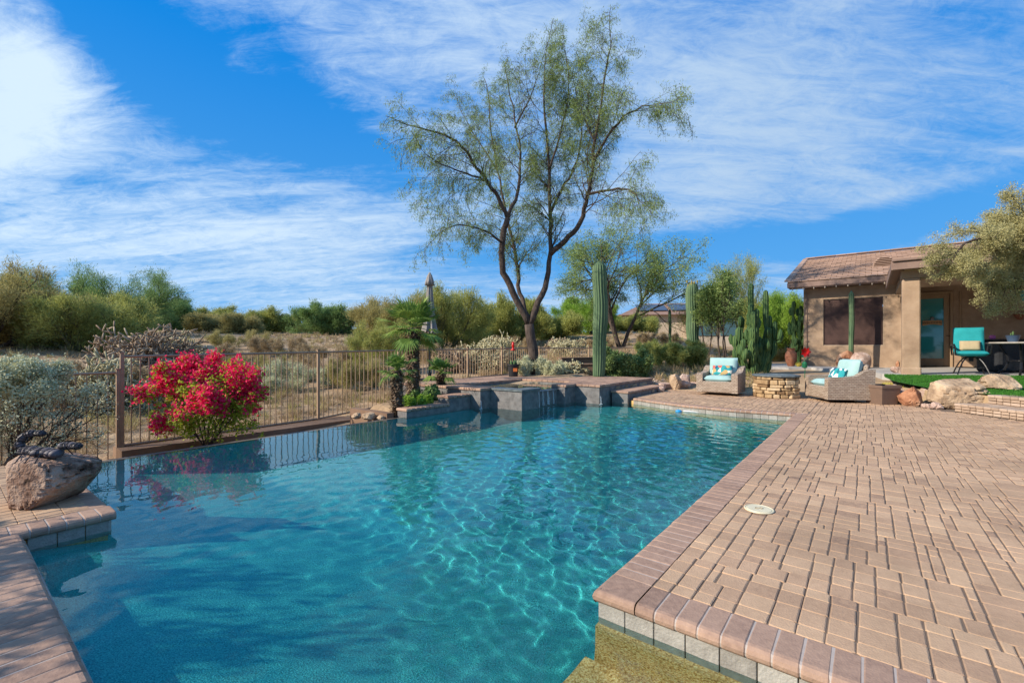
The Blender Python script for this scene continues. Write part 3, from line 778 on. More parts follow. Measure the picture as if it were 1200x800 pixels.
mb = MB(); mb.quads(C_, A_, B_, rs.rand(n)); mb.build('turf_grass', m_turf, kind='stuff', label='bright green artificial turf blades on the raised lawn', cat='grass')

# ------------------------------------------------------------------ house
H0 = (10.0, 15.6, FZ)
house = empty('stucco_house', H0, ROT, label='tan stucco house with brown tile roof, covered porch and dark screened window', cat='house')
m_wall = material('tan_stucco', [(0.26,0.175,0.115),(0.345,0.24,0.16),(0.42,0.30,0.205)], 0.95, 2.6, 12, 0.6, 60, bdist=0.008)
m_trim = material('fascia_paint', [(0.19,0.125,0.10),(0.25,0.17,0.135)], 0.75, 5, 6, 0.2)
m_tile_r = material('roof_tile', [(0.24,0.155,0.115),(0.34,0.225,0.165),(0.43,0.29,0.22)], 0.9, 14, 6, 0.5, 60, tint=0.7, bdist=0.01)
WX = [0.0, 2.9, 2.9, 13.0]
mb = MB()
# front wall with a window opening, recess, door wall with a door opening
def wall_open(mb, x0, x1, z0, z1, y, th, openings):
    xs = sorted({x0, x1, *[o[0] for o in openings], *[o[1] for o in openings]})
    for i in range(len(xs)-1):
        xm = (xs[i]+xs[i+1])/2; cov = [o for o in openings if o[0] <= xm <= o[1]]; zs = [(z0, z1)]
        if cov: o = cov[0]; zs = [(z0, o[2]), (o[3], z1)]
        for a_, b_ in zs:
            if b_-a_ > 0.01: mb.prism([(xs[i], y),(xs[i+1], y),(xs[i+1], y+th),(xs[i], y+th)], a_, b_)
wall_open(mb, 0.0, 2.75, -0.4, 2.62, 0.0, 0.25, [(0.56, 2.12, 0.69, 2.24)])
mb.prism([(2.55,0.252),(2.75,0.252),(2.75,1.698),(2.55,1.698)], -0.4, 2.9)
wall_open(mb, 2.55, 13.0, -0.4, 2.9, 1.70, 0.25, [(2.98, 3.80, 0.0, 2.36)])
mb.prism([(0.0,0.252),(0.25,0.252),(0.25,10.4),(0.0,10.4)], -0.4, 2.62)
mb.prism([(0.252,10.15),(13,10.15),(13,10.4),(0.252,10.4)], -0.4, 2.62)
mb.prism([(12.75,1.952),(13,1.952),(13,10.148),(12.75,10.148)], -0.4, 2.62)
mb.build('wall', m_wall, house)
mb = MB(); mb.rbox((2.53,-4.35,1.11), (0.32,0.36,2.22), 0.02); mb.rbox((2.53,-4.35,0.06),(0.35,0.39,0.20),0.02); mb.build('porch_column', m_wall, house)
mb = MB(); mb.rbox((7.8,-4.35,2.315),(10.9,0.36,0.19),0.01); mb.rbox((2.56,-2.3,2.315),(0.36,3.7,0.19),0.01); mb.build('porch_beam', m_wall, house)
# gable end under the roof
mb = MB(); 
mb.add([(0.02,0.0,2.62),(0.02,10.4,2.62),(0.02,5.2,4.1),(0.2,0.0,2.62),(0.2,10.4,2.62),(0.2,5.2,4.1)], [(0,2,1),(3,4,5),(0,3,5,2),(1,2,5,4),(0,1,4,3)]); mb.build('gable', m_wall, house)
rz_ = lambda y: 2.80 + 0.286*(y+0.5) if y < 5.3 else 2.80 + 0.286*(11.1-y)
mb = MB()
xl, xr = -0.42, 13.4
mb.add([(xl,-0.5,rz_(-0.5)),(xr,-0.5,rz_(-0.5)),(xr,5.3,rz_(5.3)),(xl,5.3,rz_(5.3)),(xr,11.1,2.8),(xl,11.1,2.8)], [(0,1,2,3),(3,2,4,5)])
mb.prism([(2.2,-4.85),(13.4,-4.85),(13.4,-0.52),(2.2,-0.52)], 2.53, 2.56)
rr_ = np.random.RandomState(2)
def tiles(x0, x1, y0, y1, zf, pitch, cw=0.30, cl=0.33):
    y = y0; k = 0
    while y < y1-0.05:
        x = x0 - (0.15 if k % 2 else 0)
        while x < x1:
            a0, a1 = max(x, x0), min(x+cw, x1)
            if a1-a0 > 0.06:
                ym = y+cl/2; mb.rbox(((a0+a1)/2, ym-0.01, zf(ym)+0.035+rr_.uniform(-.004,.004)), (a1-a0-0.008, cl+0.05, 0.034), 0.006, tint=np.clip(rr_.normal(.5,.16),0,1), rx=atan(pitch)-0.10*min(1,pitch*6))
            x += cw
        y += cl*cos(atan(pitch)); k += 1
tiles(xl, xr, -0.52, 5.3, rz_, 0.286)
pz = lambda y: 2.60 + 0.055*(y+4.85)
tiles(2.2, 13.4, -4.88, -0.5, pz, 0.055)
for y in np.arange(-0.45, 5.3, 0.36): mb.rbox((xl-0.0, y+0.16, rz_(y+0.16)+0.07), (0.20, 0.38, 0.05), 0.02, rx=atan(0.286), tint=rr_.rand())
for x in np.arange(xl, xr, 0.36): mb.rbox((x+0.18, 5.3, rz_(5.29)+0.08), (0.38, 0.22, 0.06), 0.025, tint=rr_.rand())
roof = mb.build('roof', m_tile_r, house)
mb = MB(); mb.rbox(((xl+2.25)/2, -0.51, 2.725), (2.25-xl, 0.05, 0.17), 0.006); mb.rbox((6.2,-0.51,2.7),(7.6,.05,.12),0.005)
mb.rbox((7.8,-4.86,2.49),(11.2,0.05,0.20),0.006); mb.rbox((2.19,-2.70,2.49),(0.05,4.26,0.20),0.006); mb.rbox((7.8,-4.9,2.60),(11.25,0.08,0.05),0.006)
for y0_, y1_ in ((-0.5,5.3),(11.1,5.3)):
    L_ = sqrt((y1_-y0_)**2 + (rz_(5.29)-rz_(-0.5))**2); mb.rbox((xl+0.02, (y0_+y1_)/2, (rz_(-.5)+rz_(5.29))/2-0.08), (0.05, L_, 0.16), 0.005, rx=atan(0.286)*(1 if y0_ < y1_ else -1))
mb.box((1.0, -0.25, 2.645), (2.8, 0.5, 0.02))
mb.build('fascia', m_trim, house)
mb = MB(); mb.box((7.8,-2.6,2.40),(10.8,4.2,0.02)); mb.build('porch_ceiling', m_wall, house)
# roof vent
m_vent = plain('vent_paint', (0.33,0.22,0.16), 0.7)
vy = 1.35; mb = MB()
vx = 2.17; 
for k in range(6): mb.rbox((vx, vy-0.14, rz_(vy)+0.02+0.055*k), (0.56-0.02*k*k*0.6, 0.09, 0.02), 0.004, rx=-0.35)
mb.rbox((vx, vy+0.1, rz_(vy)+0.15), (0.44, 0.30, 0.30), 0.04); mb.tube([(vx-.29,vy-.12,rz_(vy)+.03),(vx-.25,vy-.14,rz_(vy)+.2),(vx-.12,vy-.15,rz_(vy)+.30),(vx+.12,vy-.15,rz_(vy)+.30),(vx+.25,vy-.14,rz_(vy)+.2),(vx+.29,vy-.12,rz_(vy)+.03)],0.02,6)
mb.build('roof_vent', m_vent, roof)
# window with sun screens
m_screen = material('sun_screen', [(0.045,0.022,0.018),(0.075,0.038,0.03)], 0.55, 3, 6, 0.0, spec=0.3)
m_frame = plain('window_frame', (0.42,0.33,0.24), 0.5)
mb = MB()
for x0, x1 in ((0.56,1.34),(1.34,2.12)):
    mb.box(((x0+x1)/2, 0.055, 1.465), (x1-x0-0.03, 0.01, 1.53))
    for z in np.arange(0.74, 2.22, 0.062): mb.box(((x0+x1)/2, 0.047, z), (x1-x0-0.05, 0.006, 0.006))
win = mb.build('window', m_screen, house)
mb = MB()
for x in (0.55, 1.34, 2.13): mb.box((x, 0.045, 1.465), (0.035, 0.05, 1.56))
for z in (0.69, 2.24): mb.box((1.34, 0.043, z), (1.60, 0.05, 0.035))
mb.build('window_frame', m_frame, win)
# glass door
m_dglass = bpy.data.materials.new('door_glass'); m_dglass.use_nodes = True
q_ = m_dglass.node_tree.nodes['Principled BSDF']; q_.inputs['Base Color'].default_value = (0.03,0.26,0.28,1); q_.inputs['Roughness'].default_value = 0.06; q_.inputs['Specular IOR Level'].default_value = 0.9
q_.inputs['Coat Weight'].default_value = 0.35; q_.inputs['Coat Roughness'].default_value = 0.02
m_dwood = material('door_paint', [(0.30,0.20,0.12),(0.36,0.25,0.15)], 0.6, 3, 5, 0.15, stretch=(8,8,1))
mb = MB(); 
for (cx, w_) in ((3.05,0.13),(3.73,0.13)): mb.rbox((cx, 1.74, 1.19), (w_, 0.06, 2.34), 0.006)
mb.rbox((3.39,1.74,0.14),(0.56,0.058,0.26),0.006); mb.rbox((3.39,1.74,2.29),(0.56,0.058,0.14),0.006)
door = mb.build('door', m_dwood, house)
mb = MB(); mb.box((3.39,1.745,1.245),(0.56,0.012,1.96)); mb.build('glass', m_dglass, door)
mb = MB(); mb.rbox((2.95,1.69,1.2),(0.07,0.10,2.42),0.01); mb.rbox((3.84,1.69,1.2),(0.07,0.10,2.42),0.01); mb.rbox((3.395,1.688,2.40),(0.96,0.10,0.07),0.01); mb.rbox((4.05,1.685,1.2),(0.05,.05,2.42),.01)
mb.build('door_frame', m_dwood, door)
mb = MB(); mb.tube([(3.80,1.69,1.0),(3.80,1.66,1.0),(3.72,1.66,1.0)],0.012,6); mb.build('handle', plain('bronze',(0.05,0.04,0.03),0.4,0.8), door)
mb = MB(); mb.tube([(0.10,-0.02,2.5),(0.10,-0.02,0.0)],0.012,6)
for z in np.arange(0.2,2.5,0.32): mb.box((0.10,-0.02,z),(0.10,0.03,0.015))
mb.build('conduit', m_trim, house)
# welcome sign
m_signw = material('sign_wood', [(0.42,0.24,0.11),(0.55,0.34,0.17)], 0.8, 8, 6, 0.3, stretch=(1,1,6))
def HL(x, y, z): 
    v = rotv(np.array([[x, y, z]]), 0, 0, ROT)[0]; return (H0[0]+v[0], H0[1]+v[1], H0[2]+z)
sg = empty('welcome_sign', HL(3.39,1.70,1.42), ROT, label='small wooden welcome plaque hanging on the glass door', cat='sign')
mb = MB(); V = []; nn = 14
for i in range(nn):
    x = -0.235+0.47*i/(nn-1); s_ = 0.012*cos(i/(nn-1)*2*pi)
    for yy in (-0.015, 0.012):
        V += [(x, yy, -0.075+0.03*(1-(2*i/(nn-1)-1)**2)-s_*.3), (x, yy, 0.075+0.012*sin(i/(nn-1)*pi)+s_*.4)]
f = []
for i in range(nn-1):
    a_ = i*4; b_ = a_+4; f += [(a_,b_,b_+1,a_+1),(a_+2,a_+3,b_+3,b_+2),(a_+1,b_+1,b_+3,a_+3),(a_,a_+2,b_+2,b_)]
f += [(0,1,3,2),((nn-1)*4,(nn-1)*4+2,(nn-1)*4+3,(nn-1)*4+1)]
mb.add(V, f); mb.build('board', m_signw, sg)
mb = MB(); mb.tube([(-0.17,-0.005,0.07),(-0.03,-0.005,0.19),(0.03,-0.005,0.19),(0.17,-0.005,0.07)],0.005,5)
mb.blob((0,-0.02,0.15),(0.05,0.02,0.055),3,0.3,2,12,9); mb.build('hanger', plain('grey_metal',(0.25,0.25,0.25),0.4,0.6), sg)
fc = bpy.data.curves.new('lettering', 'FONT'); fc.body = 'WELCOME'; fc.size = 0.10; fc.extrude = 0.002; fc.align_x = 'CENTER'; fc.align_y = 'CENTER'
tmp = bpy.data.objects.new('lettering', fc); scene.collection.objects.link(tmp)
bpy.context.view_layer.update(); me = bpy.data.meshes.new_from_object(tmp.evaluated_get(bpy.context.evaluated_depsgraph_get())); bpy.data.objects.remove(tmp)
lt = bpy.data.objects.new('lettering', me); scene.collection.objects.link(lt); lt.parent = sg; lt.location = (0,-0.018,0.012); lt.rotation_euler = (pi/2,0,0); me.materials.clear(); me.materials.append(plain('dark_paint',(0.05,0.03,0.02),0.7))
# string lights under the eave
sl = empty('string_lights', HL(-0.3,-0.56,2.62), ROT, label='string of small lamps hung under the house eave', cat='string lights')
mb = MB(); P_ = []
for k in range(41): P_.append((k*0.064, 0, 0.0 - 0.012*abs(sin(k*pi/4))))
mb.tube(P_, 0.004, 4); mb.build('wire', m_trim, sl)
for k in range(9):
    mb = MB(); mb.lathe([(0.006,0.0),(0.012,-0.02),(0.022,-0.045),(0.014,-0.065),(0.0,-0.07)], (0.04+k*0.3,0,0), 8); mb.build('bulb', m_frame, sl)

# ------------------------------------------------------------------ steps up to the lawn
m_step = material('step_block', [(0.27,0.185,0.13),(0.39,0.28,0.20),(0.50,0.38,0.29)], 0.9, 14, 8, 0.5, 60, tint=0.6, bdist=0.006)
st = empty('block_steps', (7.5, 7.3, 0), label='two block-faced steps climbing to the lawn by the boulders', cat='steps'); o_ = np.array(st.location)
def riser(line, z0, z1, back, nm):
    mb = MB(); p, q = np.array(line[0]), np.array(line[1]); d = q-p; L_ = np.linalg.norm(d); d /= L_; n_ = np.array([d[1], -d[0]])*-1
    if n_[0] < 0: n_ = -n_
    rows = 2; t = 0; 
    while t < L_:
        w_ = rng.choice([0.09,0.11,0.13]);
        for r_ in range(rows):
            zz = z0+(z1-0.045-z0)*(r_+0.5)/rows; c = p+d*(t+w_/2)+n_*0.05
            mb.rbox((c[0]-o_[0], c[1]-o_[1], zz), (w_-0.008, 0.1, (z1-0.045-z0)/rows-0.007), 0.008, rz=atan2(d[1],d[0]), tint=rng.rand())
        t += w_
    mb.prism([tuple(p+n_*0.03-o_[:2]), tuple(q+n_*0.03-o_[:2]), tuple(q+n_*back-o_[:2]), tuple(p+n_*back-o_[:2])], z0-0.05, z1-0.046)
    t = 0
    while t < L_:
        w_ = 0.11; u_ = -0.012
        while u_ < back:
            c = p+d*(t+w_/2)+n_*(u_+0.1); mb.rbox((c[0]-o_[0], c[1]-o_[1], z1-0.022), (w_-0.005, 0.195, 0.045), 0.008, rz=atan2(d[1],d[0]), tint=rng.rand()); u_ += 0.2
        t += w_
    mb.build(nm, m_step, st)
riser([(7.34,7.55),(7.52,4.6)], 0.0, 0.14, 0.75, 'lower_step')
riser([(7.84,7.5),(7.98,4.6)], 0.14, 0.285, 0.35, 'upper_step')
# ------------------------------------------------------------------ furniture
def wicker_mat():
    mt = bpy.data.materials.new('wicker'); mt.use_nodes = True; nt = mt.node_tree; N = nt.nodes; L = nt.links; bs = N['Principled BSDF']
    tc = N.new('ShaderNodeTexCoord'); sp = N.new('ShaderNodeSeparateXYZ'); L.new(tc.outputs['Object'], sp.inputs[0])
    ad = N.new('ShaderNodeMath'); L.new(sp.outputs[0], ad.inputs[0]); L.new(sp.outputs[1], ad.inputs[1])
    cb = N.new('ShaderNodeCombineXYZ'); L.new(ad.outputs[0], cb.inputs[0]); L.new(sp.outputs[2], cb.inputs[1])
    br = N.new('ShaderNodeTexBrick'); L.new(cb.outputs[0], br.inputs[0]); br.inputs['Scale'].default_value = 12
    br.inputs['Mortar Size'].default_value = 0.04; br.inputs['Mortar Smooth'].default_value = 0.8; br.inputs['Brick Width'].default_value = 0.75; br.inputs['Row Height'].default_value = 0.38
    br.inputs['Color1'].default_value = (0.30,0.22,0.16,1); br.inputs['Color2'].default_value = (0.42,0.33,0.25,1); br.inputs['Mortar'].default_value = (0.13,0.09,0.065,1)
    L.new(br.outputs['Color'], bs.inputs['Base Color']); bs.inputs['Roughness'].default_value = 0.6
    bp = N.new('ShaderNodeBump'); bp.inputs['Strength'].default_value = 0.9; bp.inputs['Distance'].default_value = 0.012; bp.invert = True
    L.new(br.outputs['Fac'], bp.inputs['Height']); L.new(bp.outputs[0], bs.inputs['Normal']); return mt
m_wicker = wicker_mat()
m_aqua = material('aqua_fabric', [(0.27,0.43,0.42),(0.36,0.53,0.51)], 0.9, 4, 6, 0.25, 300, bdist=0.002)
m_aqua_d = material('teal_fabric', [(0.01,0.22,0.25),(0.02,0.32,0.35)], 0.85, 4, 6, 0.2, 300, bdist=0.002)
m_black = plain('black_metal', (0.018,0.018,0.02), 0.4, 0.3)
m_bronze = plain('dark_base', (0.07,0.035,0.025), 0.5, 0.3)
def cushion(mb, c, sz, r=0.04, puff=0.02, **k):
    n = 14; X, Y, Z = sz; V = []
    u = np.linspace(-1, 1, n)
    for sgn in (-1, 1):
        for v_ in u:
            for w_ in u:
                ed = (1-abs(w_)**6)*(1-abs(v_)**6)
                x = w_*X/2*(1-0.03*(1-ed)); y = v_*Y/2*(1-0.03*(1-ed)); z = sgn*(Z/2*(max(ed, 0)**0.35) + puff*ed)
                V.append((x, y, z))
    f = []
    for s_ in (0, 1):
        for i in range(n-1):
            for j in range(n-1):
                q = (s_*n*n+i*n+j, s_*n*n+i*n+j+1, s_*n*n+(i+1)*n+j+1, s_*n*n+(i+1)*n+j); f.append(q if s_ else tuple(reversed(q)))
    ring = [i for i in range(n)] + [i*n+n-1 for i in range(1, n)] + [(n-1)*n+j for j in range(n-2, -1, -1)] + [i*n for i in range(n-2, 0, -1)]
    for k_ in range(len(ring)):
        a_, b_ = ring[k_], ring[(k_+1) % len(ring)]; f.append((a_, b_, n*n+b_, n*n+a_))
    mb.add(rotv(np.array(V), k.get('rx',0), k.get('ry',0), k.get('rz',0)) + np.array(c), f)
def armchair(loc, rz, label):
    e = empty('wicker_armchair', loc, rz, label=label, cat='armchair', group='wicker swivel armchairs by the fire pit')
    w, d = 0.86, 0.82
    mb = MB(); mb.rbox((0,0.0,0.18),(w-0.22,d-0.06,0.22),0.03); mb.rbox((0,-d/2+0.035,0.185),(w-0.20,0.06,0.25),0.02); mb.build('seat_frame', m_wicker, e)
    for s_ in (-1, 1):
        mb = MB(); prof = [(-d/2,0.06),(-d/2+0.01,0.46),(-d/2+0.06,0.49),(-0.08,0.49),(0.12,0.52),(0.24,0.60),(0.34,0.64),(d/2+0.03,0.64),(d/2,0.06)]
        x0 = s_*(w/2); x1 = s_*(w/2-0.13); V = [(x0, y, z) for y, z in prof] + [(x1, y, z) for y, z in prof]; K = len(prof)
        f = [tuple(range(K)), tuple(range(2*K-1, K-1, -1))] + [((k+1) % K, k, K+k, K+(k+1) % K) for k in range(K)]
        if s_ > 0: f = [tuple(reversed(q)) for q in f]
        mb.add(V, f); mb.build('arm', m_wicker, e)
    mb = MB(); mb.rbox((0,d/2-0.06,0.40),(w-0.262,0.10,0.68),0.04, rx=-0.10); mb.build('backrest', m_wicker, e)
    mb = MB(); cushion(mb, (0,-0.07,0.355),(w-0.27,d-0.20,0.13)); smooth_by_angle(mb.build('seat_cushion', m_aqua, e), 60)
    mb = MB(); cushion(mb, (0,d/2-0.20,0.62),(w-0.24,0.44,0.15), rx=pi/2-0.20, puff=0.03); smooth_by_angle(mb.build('back_cushion', m_aqua, e), 60)
    mb = MB(); mb.lathe([(0.0,0.0),(0.27,0.0),(0.28,0.015),(0.26,0.03),(0.05,0.035),(0.05,0.09),(0.20,0.095),(0.0,0.1)], (0,0,0), 28); mb.build('swivel_base', m_bronze, e)
    return e
c1 = armchair((*at(845, 10.45), 0.0), radians(-38), 'wicker armchair with aqua cushions nearest the big cactus, facing the pool')
c2 = armchair((6.53, 9.12, 0.0), radians(-97), 'wicker armchair with pale aqua cushions seen from the side by the planter')
def pattern_mat(name, cols, scale):
    mt = bpy.data.materials.new(name); mt.use_nodes = True; nt = mt.node_tree; N = nt.nodes; L = nt.links; bs = N['Principled BSDF']; bs.inputs['Roughness'].default_value = 0.9
    tc = N.new('ShaderNodeTexCoord'); v = N.new('ShaderNodeTexVoronoi'); v.inputs['Scale'].default_value = scale; L.new(tc.outputs['Object'], v.inputs['Vector'])
    sp = N.new('ShaderNodeSeparateColor'); L.new(v.outputs['Color'], sp.inputs[0])
    rp = N.new('ShaderNodeValToRGB'); rp.color_ramp.interpolation = 'CONSTANT'; L.new(sp.outputs[0], rp.inputs[0])
    for i, c in enumerate(cols):
        el = rp.color_ramp.elements[i] if i < 2 else rp.color_ramp.elements.new(i/len(cols))
        el.position = i/len(cols); el.color = (*c, 1)
    L.new(rp.outputs[0], bs.inputs['Base Color']); return mt
m_floral = pattern_mat('floral_fabric', [(0.01,0.20,0.22),(0.02,0.28,0.30),(0.75,0.70,0.55),(0.01,0.07,0.16),(0.70,0.12,0.08),(0.02,0.24,0.27),(0.45,0.30,0.12)], 13)
m_chevron = pattern_mat('leaf_fabric', [(0.01,0.16,0.20),(0.02,0.30,0.32),(0.70,0.78,0.74),(0.01,0.06,0.14),(0.62,0.74,0.70)], 11)
def pil(chair, lx, ly, lz, ang, mt, label, sz=(0.44,0.26,0.10), lean=1.2, nm='throw_pillow'):
    v = rotv(np.array([[lx, ly, lz]]), 0, 0, chair.rotation_euler.z)[0] + np.array(chair.location)
    mb = MB(); cushion(mb, (0,0,0), sz, puff=0.025, rx=lean)
    o = mb.build(nm, mt, loc=v, rz=chair.rotation_euler.z+ang, label=label, cat='pillow'); return smooth_by_angle(o, 60)
pil(c1, 0.02, 0.02, 0.535, 0.0, m_floral, 'teal floral throw pillow with red blooms on the chair by the cactus')
pil(c2, -0.03, 0.02, 0.53, 0.0, m_chevron, 'navy and white leaf patterned throw pillow on the side-facing armchair')

# fire pit
m_flag = material('flagstone', [(0.20,0.12,0.06),(0.40,0.27,0.14),(0.56,0.42,0.26)], 0.9, 9, 9, 0.9, 30, tint=0.45, bdist=0.01)
fpx, fpy = at(909, 9.85)
fpit = empty('fire_pit', (fpx, fpy, 0), label='round stacked stone fire pit with a dark slate top', cat='fire pit')
mb = MB(); r_ = np.random.RandomState(3); z = 0.0
while z < 0.43:
    h_ = r_.uniform(0.055, 0.11); h_ = min(h_, 0.445-z); t = r_.uniform(0, 1)
    while t < 2*pi + 0.0:
        da_ = r_.uniform(0.25, 0.75); rr2 = 0.36 + r_.uniform(-.02,.025)
        mb.rbox((rr2*cos(t+da_/2), rr2*sin(t+da_/2), z+h_/2), (0.13, rr2*da_-0.004, h_-0.006), 0.012, rz=t+da_/2, tint=r_.rand()); t += da_
        if t > 2*pi+0.3: break
    z += h_
mb.lathe([(0,0),(0.33,0),(0.33,0.44),(0.0,0.44)], k=20, tint=0.2); mb.build('stone_ring', m_flag, fpit)
mb = MB(); mb.lathe([(0.22,0.442),(0.45,0.442),(0.465,0.455),(0.46,0.48),(0.44,0.487),(0.25,0.487),(0.22,0.47),(0.0,0.46)], k=10); mb.build('slate_top', m_slate, fpit)

# tapered planter
m_pot = plain('brown_resin', (0.17,0.11,0.08), 0.55)
def sq_planter(loc, w, h, rz):
    mb = MB(); r0, r1 = w*0.40, w*0.5
    def ring(r, z): return [(sx*r, sy*r, z) for sx, sy in ((-1,-1),(1,-1),(1,1),(-1,1))]
    V = ring(r0,0)+ring(r1,h-0.05)+ring(r1*1.06,h-0.05)+ring(r1*1.06,h)+ring(r1*0.9,h)+ring(r1*.85,h-0.06); f = [(3,2,1,0)]
    for i in range(5):
        for k in range(4): f.append((i*4+k, i*4+(k+1)%4, (i+1)*4+(k+1)%4, (i+1)*4+k))
    f.append((20,21,22,23)); mb.add(V, f)
    return mb.build('square_planter', m_pot, loc=loc, rz=rz, label='square tapered brown planter beside the wicker armchair', cat='planter')
sq_planter((*at(1033, 8.62), 0.0), 0.40, 0.36, radians(8))

# boulders
m_rock = material('sandstone', [(0.16,0.10,0.065),(0.36,0.25,0.16),(0.52,0.38,0.25),(0.62,0.48,0.34)], 0.92, 2.6, 12, 0.9, 14, pos=[0.3,0.43,0.56,0.7], bdist=0.04)
m_rock_r = material('red_rock', [(0.25,0.10,0.055),(0.45,0.22,0.12),(0.55,0.36,0.24)], 0.92, 4, 10, 0.8, 20, pos=[0.34,0.5,0.66], bdist=0.03)
m_rock_p = material('pink_rock', [(0.30,0.19,0.15),(0.48,0.34,0.27),(0.62,0.52,0.46)], 0.92, 6, 10, 0.9, 22, pos=[0.34,0.5,0.66], bdist=0.03)
def rock(px, D, z, r, seed, mt, label, cat='boulder', nm='boulder', rough=0.27, facet=0.92, rz=0.0, group=None, freq=1.8, tiltx=0.0):
    mb = MB(); mb.blob((0,0,r[2]*0.72), r, seed, rough, freq, 72, 46, 0.78, facet=facet, tiltx=tiltx)
    o = mb.build(nm, mt, loc=(*at(px, D), z), rz=rz, label=label, cat=cat, group=group); return smooth_by_angle(o, 28)
rock(1124, 8.0, 0.0, (0.56,0.30,0.32), 2, m_rock, 'long pale sandstone boulder leaning beside the lower step', rough=.30, rz=-0.10, facet=.95, freq=1.4)
rock(1171, 8.35, 0.25, (0.36,0.28,0.20), 5, m_rock, 'brown and tan boulder lying on the edge of the lawn')
rock(1068, 8.35, 0.0, (0.205,0.19,0.215), 7, m_rock_r, 'round orange rock between the planter and the long boulder')
rock(1052, 8.75, 0.02, (0.14,0.17,0.20), 8, m_rock_p, 'brown pitted rock wedged against the square planter')
rock(1087, 8.6, 0.04, (0.13,0.14,0.17), 9, m_rock_p, 'pale grey rock behind the round orange rock')
rock(1097, 9.0, 0.12, (0.15,0.12,0.15), 10, m_rock_r, 'reddish rock at the lawn edge behind the orange rock')
rock(1078, 9.3, 0.16, (0.17,0.12,0.12), 12, m_rock, 'flat tan rock topping the lawn edge near the yellow cactus')
for i, (px, D, s_) in enumerate(((1089,7.95,.05),(1096,7.9,.07),(1101,7.85,.05),(1083,8.05,.045))):
    rock(px, D, 0, (s_*1.3,s_,s_), 20+i, m_rock_p, 'small pale stones lying at the foot of the long boulder', 'stone', 'stone', group='loose stones at the boulder foot')
rock(989.5, 13.9, FZ-0.02, (0.30,0.20,0.34), 31, m_rock_r, 'rust coloured boulder left of the thin cactus by the window', rough=.2)
rock(1009, 13.6, FZ-0.02, (0.34,0.22,0.30), 33, m_rock_p, 'white veined boulder right of the thin cactus by the window', rough=.2)
rock(1051, 11.1, FZ-0.01, (0.16,0.14,0.11), 35, m_rock_p, 'small pink rock at the foot of the porch column')
rock(1052, 11.12, FZ+0.15, (0.05,0.05,0.09), 36, m_rock_r, 'little upright stone standing on the pink rock by the column', 'stone', 'stone')
for i, (a_, b_, s_) in enumerate(((-6.75,4.62,.09),(-7.0,4.55,.07),(-6.5,4.70,.06))):
    x_, y_ = W(a_, b_)[:2]; rock(600+533*x_/y_, y_, -.17, (s_*1.4,s_,s_*.9), 80+i, m_rock, 'rough tan stones piled where the palms meet the vanishing edge', 'stone', 'stone', group='stones by the vanishing edge')
# rocks at the back of the paving
for i, (px, D, r3, mt) in enumerate(((792,11.6,(.17,.14,.26),m_rock),(800,11.9,(.2,.2,.22),m_rock_p),(776,11.7,(.10,.1,.1),m_rock_p),(774,11.0,(.10,.09,.09),m_rock_p),(763,10.8,(.09,.08,.06),m_rock))):
    rock(px, D, 0.0, r3, 50+i, mt, ['upright tan rock left of the first wicker armchair','wide pinkish rock behind the tan upright rock','small pale rock on the flagstone ledge','grey pebble lump on the brick step edge','flat stone resting by the garden step'][i], 'rock', 'rock')
def ledge(name, pts, z0, z1, mt, label):
    e = empty(name, (pts[0][0], pts[0][1], z0), label=label, cat='ledge'); r_ = np.random.RandomState(8)
    P0 = np.array(pts); seg = np.linalg.norm(np.diff(P0, axis=0), axis=1); cum = np.concatenate([[0], np.cumsum(seg)]); t = 0; mb = MB(); o = np.array(e.location)
    while t < cum[-1]:
        w_ = r_.uniform(0.25, 0.5); i = min(np.searchsorted(cum, t+w_/2, side='right')-1, len(seg)-1); p = P0[i]+(P0[i+1]-P0[i])*((t+w_/2)-cum[i])/seg[i]; d = P0[i+1]-P0[i]
        mb.rbox((p[0]-o[0], p[1]-o[1], (z1-z0)/2+r_.uniform(-.01,.01)), (w_-0.015, r_.uniform(.3,.42), z1-z0), 0.02, rz=atan2(d[1],d[0]), tint=r_.rand()); t += w_
    mb.build('stones', mt, e)
m_pflag = material('pink_flagstone', [(0.42,0.27,0.20),(0.54,0.36,0.27),(0.60,0.44,0.34)], 0.9, 5, 8, 0.5, 30, tint=0.5, bdist=0.006)
ledge('flagstone_ledge', [at(768,11.9), at(800,12.2), at(840,12.4), at(880,12.0), at(905,11.6)], 0.0, 0.13, m_pflag, 'low ledge of pink flagstones edging the gravel behind the armchair')

# dining set on the porch slab
tx, ty = at(1138, 10.45)
ch = empty('swivel_chair', (tx, ty, FZ), radians(-36), label='teal cushioned swivel patio chair with curved black legs', cat='chair')
mb = MB()
for k in range(4):
    a_ = k*pi/2 + pi/4; t = np.linspace(0, 1, 9)
    mb.tube([(cos(a_)*(0.05+0.32*u**1.0), sin(a_)*(0.05+0.32*u), 0.40*(1-u**2.2)) for u in t], 0.014, 6)
ring = [(0.24*cos(u), 0.24*sin(u), 0.16) for u in np.linspace(0, 2*pi, 25)]; mb.tube(ring, 0.008, 5, cap=False)
mb.lathe([(0.04,0.30),(0.05,0.42),(0.0,0.43)], k=12); mb.build('leg_frame', m_black, ch)
mb = MB(); cushion(mb, (0,0,0.48),(0.54,0.52,0.09)); smooth_by_angle(mb.build('seat_cushion', m_aqua_d, ch), 60)
mb = MB(); cushion(mb, (0,0.26,0.80),(0.54,0.60,0.09), rx=pi/2-0.16); 
smooth_by_angle(mb.build('back_cushion', m_aqua_d, ch), 60)
for s_ in (-1,1):
    mb = MB(); mb.tube([(s_*.29,.22,.44),(s_*.31,.20,.66),(s_*.31,-.12,.68),(s_*.30,-.20,.66),(s_*.28,-.16,.44)],0.016,6); mb.rbox((s_*.31,0.0,.69),(.05,.34,.025),.01); mb.build('armrest', m_black, ch)
